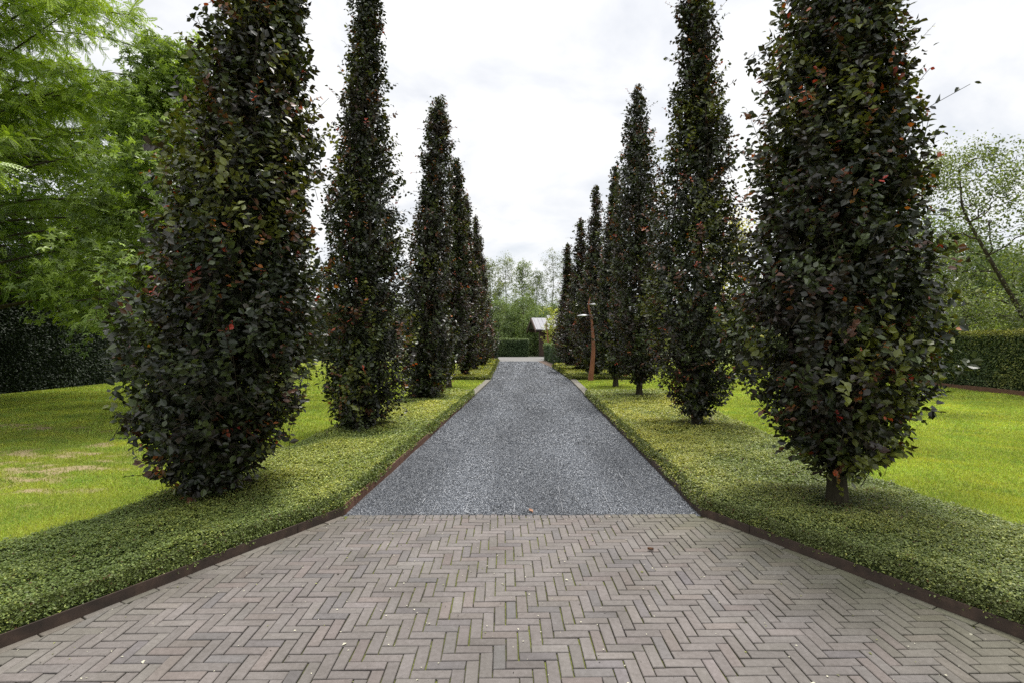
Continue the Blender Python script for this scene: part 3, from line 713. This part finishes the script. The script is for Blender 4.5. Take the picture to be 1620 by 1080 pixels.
# ------------------------------------------------------------------ honey locust and sweetgum beside the patchy lawn
def frond_template(pairs=8):
    v=[];f=[]
    for k in range(pairs):
        y=0.12+0.88*k/(pairs-1); z=-0.22*y*y; L=0.20*(1-0.45*abs(2*y-1.0)**1.5)
        for s in (-1,1):
            i=len(v); dx,dy=s*L*0.86,L*0.5
            v+=[[0,y,z],[s*L*0.43+0.036*s,y+dy*0.5-0.05,z+0.008],[dx,y+dy,z-0.035],[s*L*0.43-0.036*s,y+dy*0.5+0.05,z+0.008]]
            f.append([i,i+1,i+2,i+3])
    return np.array(v,float),[np.array(f)]
FV,FF=frond_template()
def bez(p0,p1,p2,n):
    s=np.linspace(0,1,n)[:,None]; return p0*(1-s)**2+2*p1*s*(1-s)+p2*s*s
def locust(x,y,label,seed):
    g=np.random.default_rng(seed); r=thing('honey_locust_tree',(x,y,0),label,'tree'); tr=MB(); cr=MB()
    hh=np.linspace(-0.05,10.5,16); tx=np.c_[0.25*np.sin(hh*0.5),0.2*np.cos(hh*0.6),hh]
    tube(tr,tx,np.interp(hh,[0,0.4,2,10.5],[0.26,0.2,0.17,0.03]),10)
    pos=[];ax=[];nor=[];col=[];sz=[]; tips=[]
    for q in range(175):
        h0=g.uniform(2.1,10.2); az=q*2.399+g.normal(0,0.3); L=np.interp(h0,[2,4,7,9,10.5],[5.4,6.3,6.0,4.2,2.2])*g.uniform(0.72,1.1)
        b0=np.array([np.interp(h0,hh,tx[:,0]),np.interp(h0,hh,tx[:,1]),h0]); o=np.array([math.cos(az),math.sin(az),0])
        rise=g.uniform(0.6,1.7); drop=g.uniform(-0.5,1.2) if h0<6 else g.uniform(-1.1,0.4)
        P=bez(b0,b0+o*L*0.55+np.array([0,0,rise]),b0+o*L+np.array([0,0,rise*0.55-drop]),12)
        P[:,2]=np.maximum(P[:,2],1.9)
        tube(tr,P,np.linspace(0.032,0.005,12),5)
        sidev=np.array([-o[1],o[0],0])
        for t_ in np.linspace(0.2,1.0,24):
            i=t_*11; a=P[int(i)]+(P[min(int(i)+1,11)]-P[int(i)])*(i-int(i))
            s=1 if g.random()<0.5 else -1
            tl=g.uniform(0.4,1.05)*(1.15-0.4*t_); td=nrm(o*g.uniform(0.5,1.1)+sidev*s*g.uniform(0.2,1.2)+np.array([0,0,g.uniform(-0.25,0.6)]))
            Q=bez(a,a+td*tl*0.6,a+td*tl+np.array([0,0,-0.34*tl*g.uniform(0.4,1.6)]),6)
            tips.append(Q[[0,2,3,5]])
            n=16; u=np.linspace(0.1,1,n)*5; ii=np.minimum(u.astype(int),4); pp=Q[ii]+(Q[ii+1]-Q[ii])*(u-ii)[:,None]
            tang=nrm(Q[ii+1]-Q[ii]); sd=np.cross(tang,[0,0,1.0]); sg=np.where(np.arange(n)%2==0,1,-1)[:,None]
            aa=tang*0.55+sd*sg*0.65+np.array([0,0,-0.10])+g.normal(0,0.5,(n,3))
            pos.append(pp);ax.append(aa);nor.append(np.array([0,-0.15,1.0])+g.normal(0,0.45,(n,3)))
            lit_tip=np.clip(0.15+0.75*t_*(u/5)+0.05*(a[2]-5)+g.normal(0,0.2),0,1)[:,None]  # higher and outer fronds lighter: lit tops put into the leaf colour
            col.append((np.array([0.105,0.185,0.026])*(1-lit_tip)+np.array([0.37,0.49,0.052])*lit_tip)*g.uniform(0.75,1.25,(n,1)))
            sz.append(g.uniform(0.16,0.28,n))
    pos,ax,nor,col,sz=map(np.concatenate,(pos,ax,nor,col,sz))
    inst(cr,FV,FF,pos,ax,nor,sz,col,0)
    tubes(cr,np.array(tips),np.full(len(tips),0.006),np.full(len(tips),0.002),(1,1,1),1)
    tr.build('trunk',M['bark_dark'],r); cr.build('crown',[M['leaf'],M['bark_dark']],r)
locust(-12.9,11.6,'feathery honey locust with drooping yellow green fronds at the edge of the patchy lawn',201)

sv=[];sf=[]
for k,(a,L) in enumerate([(-1.95,0.55),(-0.95,0.85),(0,1.0),(0.95,0.85),(1.95,0.55)]):
    i=len(sv); d=np.array([math.sin(a),math.cos(a)]); p=np.array([d[1],-d[0]]); c=np.array([0,0.12])
    sv+=[[*c,0],[*(c+d*L*0.42+p*0.15),0.03],[*(c+d*L*0.9),-0.10],[*(c+d*L*0.42-p*0.15),0.03]]; sf.append([i,i+1,i+2,i+3])
SV,SF=np.array(sv,float),[np.array(sf)]
def blob_tree(name,x,y,label,H,cr_r,cr_z0,n_clump,n_leaf,leaf,ca,cb,seed,mat='far_leaf',bark='bark_dark',tv=HV,tf=HF,shape='oval',trunk_r=0.16,path=None,clump=0.8,group=None,cat='tree',aspect=1.0,limb_r=0.035,air=1.0):
    """trunk, limbs to the clumps of leaves, and leaves about each clump"""
    g=np.random.default_rng(seed); r=thing(name,(x,y,0),label,cat,group); tr=MB(); cw=MB()
    hh=np.linspace(-0.05,H*0.94,14)
    if path is None: tx=np.c_[0.12*np.sin(hh*0.7+seed),0.12*np.cos(hh*0.5+seed)-0.12*math.cos(seed),hh]
    else:
        pz=[p[2] for p in path]; hh=np.linspace(pz[0],pz[-1],14); tx=np.c_[np.interp(hh,pz,[p[0] for p in path]),np.interp(hh,pz,[p[1] for p in path]),hh]
    tube(tr,tx,np.interp(hh/H,[0,0.05,0.5,1],[1.3,1,0.6,0.12])*trunk_r,8)
    pos=[];ax=[];nor=[];col=[];sz=[]; ca=np.array(ca); cb=np.array(cb)
    for k in range(n_clump):
        t=(k+g.random())/n_clump; z=cr_z0+(H-cr_z0)*t
        if shape=='oval': rr=math.sqrt(max(0.02,1-(2*t-0.9)**2*0.82))
        elif shape=='cone': rr=np.interp(t,[0,0.15,0.6,1],[0.75,1.0,0.6,0.08])
        elif shape=='spire': rr=np.interp(t,[0,0.25,0.7,1],[0.8,1.0,0.7,0.2])
        else: rr=np.interp(t,[0,0.3,1],[1,0.9,0.5])
        rr*=cr_r*(0.35+0.65*g.random()**0.5); az=k*2.399+g.normal(0,0.4)
        j=int(np.clip(np.searchsorted(hh,z-0.25*rr-0.3),0,len(hh)-1)); c0=tx[j]; cx=np.interp(z,hh,tx[:,0]); cy=np.interp(z,hh,tx[:,1])
        c=np.array([cx+math.cos(az)*rr,cy+math.sin(az)*rr*aspect,z])
        if k%(3 if path is not None else 1)==0:
            q_=bez(c0,(c0+c)/2+np.array([0,0,0.15*rr])+g.normal(0,0.12*rr,3),c,9); q_[1:-1]+=g.normal(0,0.025*rr,(7,3))
            tube(tr,q_,np.linspace(limb_r,limb_r*0.25,9)*g.uniform(0.6,1.3),4)
        cs=clump*g.uniform(0.65,1.3); n=int(n_leaf/n_clump*g.uniform(0.6,1.4)); m_=max(3,n//14)
        # twigs inside the clump
        tb=g.normal(0,0.5,(m_,3))*np.array([cs,cs,cs*0.7]); ii=g.integers(0,m_,n)
        pp=c+tb[ii]+g.normal(0,0.19*cs*air,(n,3))
        o=nrm(pp-np.array([cx,cy,z-0.5]))
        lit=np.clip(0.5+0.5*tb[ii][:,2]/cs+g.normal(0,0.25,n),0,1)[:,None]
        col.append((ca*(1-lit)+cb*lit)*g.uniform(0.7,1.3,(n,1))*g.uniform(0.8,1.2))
        pos.append(pp); nor.append(np.array([0,0,0.9])+o*0.4+g.normal(0,0.5,(n,3))); ax.append(o*0.6+np.array([0,0,-0.45])+g.normal(0,0.6,(n,3))); sz.append(leaf*g.uniform(0.6,1.3,n))
    pos,ax,nor,col,sz=map(np.concatenate,(pos,ax,nor,col,sz))
    pos[:,2]=np.maximum(pos[:,2],0.15)
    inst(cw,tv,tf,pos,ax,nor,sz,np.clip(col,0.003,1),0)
    tr.build('trunk',M[bark],r); cw.build('crown',M[mat],r)
    return r
blob_tree('sweetgum_tree',-7.0,10.4,'sweetgum with star shaped leaves half hidden by the first beech beside the patchy lawn',7.6,1.8,1.75,66,11500,0.125,(0.085,0.135,0.038),(0.33,0.44,0.09),211,'leaf','bark_dark',SV,SF,'cone',0.10,clump=0.62)
# trees behind the tall hedge
for k,(x,y,h,rr) in enumerate([(-21.5,18.0,11.5,4.2),(-20.5,27.0,10.5,3.8),(-20.0,36.0,10.0,3.8)]):
    blob_tree('broadleaf_tree',x,y,'dark broadleaf tree %s behind the tall dark hedge'%['standing beside the honey locust','standing midway','standing at the distant end'][k],h,rr,2.2,80,20000,0.25,(0.025,0.042,0.014),(0.075,0.12,0.03),220+k,clump=1.5,group='trees behind the tall hedge')

# ------------------------------------------------------------------ right-hand background: cherry, lime bush, hazy trees
blob_tree('cherry_tree',17.9,17.2,'loose limbed tree with leaning bare trunk overhanging the low clipped hedge',8.0,3.2,2.2,110,26000,0.090,(0.070,0.098,0.026),(0.21,0.255,0.065),231,'leaf','bark_dark',BEECH_V,BEECH_F,'oval',0.11,
   path=[(0.3,0,-0.05),(0.0,0,1.2),(-0.85,0,2.7),(-1.75,0.1,4.4),(-2.6,0.2,6.1),(-2.7,0.2,7.4)],clump=0.72,limb_r=0.022,air=1.0)
blob_tree('lime_bush',22.0,25.0,'bright lime green bush showing just above the low clipped hedge',4.0,1.7,0.6,26,4200,0.12,(0.16,0.21,0.045),(0.30,0.37,0.09),232,'leaf','bark_dark',HV,HF,'oval',0.07,clump=0.75,cat='bush')
for k,(x,y,h,rr) in enumerate([(34.5,40,10.2,4.0),(41.5,42,8.6,4.2),(30.0,46,8.0,3.6),(46,50,10.5,4.5)]):
    blob_tree('broadleaf_tree',x,y,'hazy grey green tree %s beyond the low clipped hedge'%['with the tallest round crown','with a broad low crown','with the smallest crown','deepest in the distance'][k],h,rr,1.0,60,17000,0.25,(0.065,0.10,0.040),(0.18,0.24,0.095),240+k,clump=1.45,group='hazy trees beyond the low clipped hedge')
blob_tree('golden_tree',11.4,26.0,'golden leaved tree glimpsed between the first two beeches of the lamp post row',8.0,1.6,2.0,34,3600,0.13,(0.42,0.40,0.04),(0.62,0.58,0.06),251,'leaf','bark_dark',HV,HF,'cone',0.08,clump=0.6)
blob_tree('golden_bush',4.15,48.5,'golden yellow bush standing between the box block and the open pavilion',4.6,1.15,1.4,24,2600,0.16,(0.22,0.26,0.04),(0.50,0.52,0.08),252,'leaf','bark_dark',HV,HF,'oval',0.06,clump=0.62,cat='bush')
# ------------------------------------------------------------------ tall thin trees behind the court
FT=[(-3.2,74,13.2,2.2,'bark_pale',(0.10,0.13,0.05),(0.25,0.28,0.10),'pale airy tree furthest towards the dry lawn row, behind the court hedge'),
    (-0.9,78,14.3,2.1,'bark_pale',(0.11,0.14,0.06),(0.26,0.29,0.12),'tall airy tree with pale stem behind the middle of the court hedge'),
    (1.5,72,12.6,1.8,'bark_dark',(0.075,0.115,0.035),(0.25,0.31,0.07),'darker green narrow tree in the middle of the gap behind the court hedge'),
    (3.9,80,12.4,2.2,'bark_pale',(0.08,0.115,0.05),(0.20,0.24,0.09),'rounded green tree behind the open pavilion'),
    (6.2,78,15.2,1.9,'bark_pale',(0.10,0.12,0.07),(0.21,0.23,0.12),'thin sparse birch with bare pale stem behind the pavilion roof'),
    (8.8,84,15.5,2.4,'bark_pale',(0.09,0.11,0.06),(0.20,0.22,0.11),'thin sparse birch glimpsed beside the last beech of the lamp post row')]
for k,(x,y,h,rr,bk,ca,cb,lb) in enumerate(FT):
    blob_tree('birch_tree',x,y,lb,h,rr,1.2 if k<4 else 4.0,56,[9000,8000,9500,9500,3400,3400][k],0.19,ca,cb,260+k,bark=bk,shape='spire',trunk_r=0.12,clump=0.95,limb_r=0.03,group='trees behind the court')
for k,(x,y,h,rr) in enumerate([(-1.8,66,6.8,2.6),(1.6,67,7.2,2.5),(-5.0,66,7.0,2.6),(5.6,70,6.8,2.4),(2.9,63,5.2,1.5)]):
    blob_tree('willow_bush',x,y,['bushy grey green willow behind the court hedge','bushy grey green willow behind the open end of the court hedge','bushy willow tucked behind the last beech of the dry lawn row','bushy willow behind the pavilion roof','dark leafy bush between the court hedge and the pavilion post'][k],h,rr,0.3,44,8000,0.20,(0.075,0.115,0.045),(0.21,0.275,0.10),270+k,shape='oval',trunk_r=0.09,clump=1.15,cat='bush',group='willow bushes behind the court')
# distant wood closing the horizon on both sides
mb=MB(); g=np.random.default_rng(300)
n=26000; az=g.uniform(-1.25,1.25,n); hw=waves(301,10,0.02,0.12); rr=g.uniform(120,150,n)
xx=np.sin(az)*rr; yy=np.cos(az)*rr+0*az; top=8.5+3.0*hw(np.c_[xx,yy,0*xx]); zz=g.random(n)**0.8*top
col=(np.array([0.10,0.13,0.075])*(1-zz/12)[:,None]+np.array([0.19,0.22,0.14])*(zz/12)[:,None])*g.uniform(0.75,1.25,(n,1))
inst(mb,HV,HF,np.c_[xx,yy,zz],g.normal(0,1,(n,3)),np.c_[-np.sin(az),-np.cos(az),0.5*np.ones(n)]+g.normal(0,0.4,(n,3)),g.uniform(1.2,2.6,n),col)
tag(mb.build('distant_woods',M['far_leaf']),'hazy belt of distant woods along the horizon','woods',kind='stuff')

# ------------------------------------------------------------------ lamp posts
def lamp_post(x,y,label,rot=0.0):
    r=thing('lamp_post',(x,y,0.02),label,'lamp post','curved rusty lamp posts'); r.rotation_euler=(0,0,rot)
    m=MB()  # flat, S-curved, tapering plate
    z=np.array([0,0.3,0.6,1.0,1.39,1.78,2.2,2.59,2.85,3.11,3.3,3.46])
    cx=np.array([0.0,0.03,0.07,0.105,0.122,0.108,0.075,0.035,-0.035,-0.09,-0.07,0.02]); wd=np.array([0.245,0.225,0.20,0.18,0.165,0.145,0.12,0.10,0.095,0.095,0.07,0.02])
    zz=np.linspace(0,3.46,40); c=np.interp(zz,z,cx); k=np.ones(5)/5; c=np.convolve(np.pad(c,2,'edge'),k,'valid'); w=np.interp(zz,z,wd)*0.43; th=np.interp(zz,[0,3.46],[0.075,0.03])
    V=[]
    for a,b_,t_,q in zip(c,w,th,zz):
        e=0.018
        V+=[(a-b_,-t_+e,q),(a-b_+e,-t_,q),(a+b_-e if b_>e else a,-t_,q),(a+b_,-t_+e,q),(a+b_,t_-e,q),(a+b_-e if b_>e else a,t_,q),(a-b_+e,t_,q),(a-b_,t_-e,q)]
    i=np.arange(39)[:,None]*8; j=np.arange(8)[None,:]; kk=(j+1)%8
    m.add(V,[np.stack([i+j,i+kk,i+8+kk,i+8+j],-1).reshape(-1,4),np.arange(39*8,40*8)[None,:]])
    m.build('pole',M['corten_lamp'],r)
    for (px,pz,dx,dy,L) in ((0.0,2.68,-1,-0.25,0.58),(-0.07,3.13,0.9,-0.15,0.5)):
        d=np.array([dx,dy,0.0]); d/=np.linalg.norm(d); s=np.array([-d[1],d[0],0])
        lm=MB(); U=np.linspace(0,1,13); Wd=np.linspace(-1,1,9); V=[]
        for u in U:
            hw_=0.155*math.sin(math.pi*min(0.97,0.1+0.9*u)**0.8)+0.012
            for q in Wd:
                p=np.array([px,0,pz])+d*(u*L)+s*(q*hw_); p[2]+=0.075*math.sin(math.pi*(0.12+0.8*u))*(1-q*q*0.85)-0.02*u
                V.append(p)
        i=np.arange(12)[:,None]*9; j=np.arange(8)[None,:]; f=np.stack([i+j,i+9+j,i+9+j+1,i+j+1],-1).reshape(-1,4)
        V=np.array(V); lm.add(V,f,smooth=True); V2=V.copy(); V2[:,2]-=0.012; lm.add(V2,f[:,::-1],smooth=True)
        bd=[k_*9 for k_ in range(13)]; b2=[k_*9+8 for k_ in range(13)]
        for e in (bd,b2):
            a=np.array(e[:-1]); b_=np.array(e[1:]); lm.add(np.concatenate([V,V2]),np.stack([a,b_,b_+len(V),a+len(V)],1))
        tube(lm,[np.array([px,0,pz])-d*0.06+np.array([0,0,0.02]),np.array([px,0,pz])+d*0.10+np.array([0,0,0.025])],[0.03,0.02],8)
        h=lm.build('lamp_head',M['lamp_metal'],r)
        gl=MB(); V=[]
        for u in np.linspace(0.25,0.85,9):
            for q in np.linspace(-1,1,7):
                hw_=0.10*math.sin(math.pi*(u-0.2)/0.7)+0.004
                p=np.array([px,0,pz])+d*(u*L)+s*(q*hw_); p[2]+=-0.008-0.035*(1-q*q)*math.sin(math.pi*(u-0.25)/0.6); V.append(p)
        i=np.arange(8)[:,None]*7; j=np.arange(6)[None,:]
        gl.add(V,np.stack([i+j,i+j+1,i+7+j+1,i+7+j],-1).reshape(-1,4),smooth=True); gl.build('lens',M['lamp_lens'],h)
    return r
lp=lamp_post(3.24,21.15,'curved rusty steel lamp post with two leaf shaped heads on the lawn beside the drive')
l2=lp.copy(); COL.objects.link(l2); l2.location=(3.12,46.0,0.02); l2['label']='curved rusty lamp post behind the box block in front of the pavilion roof'
for ch in list(lp.children):
    c=ch.copy(); COL.objects.link(c); c.parent=l2
    for gch in ch.children:
        d=gch.copy(); COL.objects.link(d); d.parent=c

# ------------------------------------------------------------------ open timber pavilion
pv=thing('pavilion',(4.85,58.9,0),'open timber pavilion with pale metal gable roof at the end of the drive','pavilion')
pv.rotation_euler=(0,0,R(10))
def roof(x0,x1,yr,zr,run,drop,name_):
    m=MB()
    for s in (-1,1):
        a=[(x0,yr,zr),(x1,yr,zr),(x1,yr+s*run,zr-drop),(x0,yr+s*run,zr-drop)]
        v=[(p[0],p[1],p[2]) for p in a]+[(p[0],p[1],p[2]-0.10) for p in a]
        f=np.array([[0,1,2,3],[7,6,5,4],[0,4,5,1],[1,5,6,2],[2,6,7,3],[3,7,4,0]])
        m.add(v,f if s<0 else f[:,::-1])
    for k in range(int((x1-x0)/0.45)):   # standing seams
        xx=x0+0.2+k*0.45
        for s in (-1,1):
            p=[(xx-0.015,yr,zr),(xx+0.015,yr,zr),(xx+0.015,yr+s*run,zr-drop),(xx-0.015,yr+s*run,zr-drop)]
            v=[(q[0],q[1],q[2]+0.002) for q in p]+[(q[0],q[1],q[2]+0.04) for q in p]
            m.add(v,np.array([[3,2,1,0],[4,5,6,7],[0,1,5,4],[1,2,6,5],[2,3,7,6],[3,0,4,7]]))
    return m.build(name_,M['roof_metal'],pv)
roof(-2.65,-0.9,0,4.32,2.3,1.35,'roof'); roof(-0.86,4.0,0.1,4.62,2.6,1.55,'roof')
for s in (-1,1):
    m=MB(); a=[(-2.75,0,4.30),(-2.75,s*2.35,2.9)]
    v=[(-2.76,0,4.30),(-2.76,s*2.4,2.88),(-2.76,s*2.4,2.58),(-2.76,0,3.95),(-2.66,0,4.30),(-2.66,s*2.4,2.88),(-2.66,s*2.4,2.58),(-2.66,0,3.95)]
    m.add(v,np.array([[0,1,2,3],[7,6,5,4],[0,4,5,1],[1,5,6,2],[2,6,7,3]])); m.build('bargeboard',M['timber'],pv)
for px_,py_,w in ((-1.75,-1.0,0.24),(-1.05,-0.6,0.13),(-0.6,2.1,0.2),(2.8,-1.9,0.22),(2.8,2.1,0.22)):
    m=MB(); box(m,px_-w,px_+w,py_-w,py_+w,0,3.2+0.2*(abs(py_)<1.5)); m.build('post',M['timber'],pv)
for yy in (-1.95,2.0):
    m=MB(); box(m,-2.5,3.4,yy-0.1,yy+0.1,2.72,2.98); m.build('beam',M['timber'],pv)
m=MB(); box(m,-0.9,3.2,2.3,2.42,0,2.7); m.build('back_panel',M['timber'],pv)

# ------------------------------------------------------------------ small litter on the paving
mb=MB(); n=520
y=rng.uniform(2.2,4.85,n); x=rng.uniform(-1,1,n)*(1.6+(4.9-y)*0.54)*0.98
g_=rng.random(n); col=np.where((g_<0.62)[:,None],np.array([0.46,0.44,0.34]),np.where((g_<0.8)[:,None],np.array([0.03,0.025,0.02]),np.array([0.20,0.21,0.07])))*rng.uniform(0.7,1.2,(n,1))
inst(mb,LFQ,LFF,np.c_[x,y,np.full(n,0.004)],rng.normal(0,1,(n,3))*np.array([1,1,0.1]),rng.normal(0,0.25,(n,3))+np.array([0,0,1]),rng.uniform(0.005,0.016,n)*np.where(rng.random(n)<0.07,1.9,1.0),col)
tag(mb.build('petal_litter',M['plain']),'scattered petals and crumbs lying on the paving bricks','litter',kind='stuff')
def fallen(x,y,s,c,label,rot):
    m=MB(); u=np.linspace(0,1,7); V=[];
    for a in u:
        w=0.33*math.sin(math.pi*(0.04+0.93*a))**0.8
        for q in (-1,-0.5,0,0.5,1): V.append((q*w*s,a*s,0.004+s*(0.28*abs(q)**1.5+0.18*a*a)))
    i=np.arange(6)[:,None]*5; j=np.arange(4)[None,:]
    m.add(V,np.stack([i+j,i+j+1,i+5+j+1,i+5+j],-1).reshape(-1,4),c,0,True)
    o=m.build('fallen_leaf',M['plain'],loc=(x,y,0.002)); o.rotation_euler=(0,0,rot); return tag(o,label,'leaf')
fallen(0.20,4.93,0.06,(0.42,0.25,0.17),'pinkish curled leaf lying where the bricks meet the gravel',0.6)
fallen(1.12,4.05,0.055,(0.12,0.06,0.03),'dark brown dry leaf lying on the herringbone bricks',1.9)

# ------------------------------------------------------------------ camera, sky, sun
cam=bpy.data.cameras.new('camera'); co=bpy.data.objects.new('camera',cam); COL.objects.link(co)
co.location=(0,0,1.65); co.rotation_euler=(R(90),0,0); cam.lens=18.0; cam.sensor_width=36; cam.clip_end=2000; cam.clip_start=0.05
S.camera=co
SUN_EL,SUN_AZ=72,28      # elevation, degrees to the right of the view direction
w=bpy.data.worlds.new('World'); S.world=w; w.use_nodes=True; nt=w.node_tree; bgn=nt.nodes['Background']
sky=N(nt,'ShaderNodeTexSky'); sky.sky_type='NISHITA'; sky.sun_disc=False; sky.sun_elevation=R(SUN_EL); sky.sun_rotation=R(SUN_AZ)
tc=N(nt,'ShaderNodeTexCoord'); sx=N(nt,'ShaderNodeSeparateXYZ'); nt.links.new(tc.outputs['Generated'],sx.inputs[0])
def math_(op,a,b_=None):
    n=N(nt,'ShaderNodeMath'); n.operation=op
    for s_,v_ in ((n.inputs[0],a),(n.inputs[1],b_)):
        if v_ is None: continue
        if hasattr(v_,'is_output'): nt.links.new(v_,s_)
        else: s_.default_value=v_
    return n.outputs[0]
den=math_('ADD',math_('MAXIMUM',sx.outputs[2],0.0),0.28)
cb=N(nt,'ShaderNodeCombineXYZ'); nt.links.new(math_('DIVIDE',sx.outputs[0],den),cb.inputs[0]); nt.links.new(math_('DIVIDE',sx.outputs[1],den),cb.inputs[1])
c1=noise(nt,1.9,7,0.55,cb.outputs[0],0.3); c2=noise(nt,1.3,6,0.55,cb.outputs[0],0.2)
cover=ramp_out(nt,c1.outputs['Fac'],[(0.30,(0.55,0.55,0.55)),(0.55,(1,1,1))])
shade=ramp_out(nt,c2.outputs['Fac'],[(0.3,(9.9,10.0,10.2)),(0.56,(10.9,10.9,10.9))])
grad=ramp_out(nt,sx.outputs[2],[(0.0,(0.90,0.92,0.95)),(0.25,(1.0,1.0,1.0)),(0.56,(1.08,1.08,1.08)),(1.0,(2.4,2.4,2.4))])
cl=mixc(nt,1.0,shade,grad,'MULTIPLY')
nt.links.new(mixc(nt,cover,sky.outputs[0],cl),bgn.inputs['Color']); bgn.inputs['Strength'].default_value=0.1
sl=bpy.data.lights.new('sun','SUN'); sl.energy=4.4; sl.angle=R(13); sl.color=(1.0,0.96,0.90)
so=bpy.data.objects.new('sun',sl); COL.objects.link(so)
from mathutils import Vector
dv=Vector((math.cos(R(SUN_EL))*math.sin(R(SUN_AZ)),math.cos(R(SUN_EL))*math.cos(R(SUN_AZ)),math.sin(R(SUN_EL))))
so.rotation_euler=dv.to_track_quat('Z','Y').to_euler(); so.location=(0,0,30)
S.view_settings.view_transform='Standard'; S.view_settings.look='None'; S.view_settings.exposure=0; S.view_settings.gamma=1
S.render.engine='CYCLES'
S.cycles.use_denoising=False
S.cycles.max_bounces=6; S.cycles.diffuse_bounces=3; S.cycles.glossy_bounces=2; S.cycles.transmission_bounces=3; S.cycles.transparent_max_bounces=4
S.cycles.caustics_reflective=False; S.cycles.caustics_refractive=False
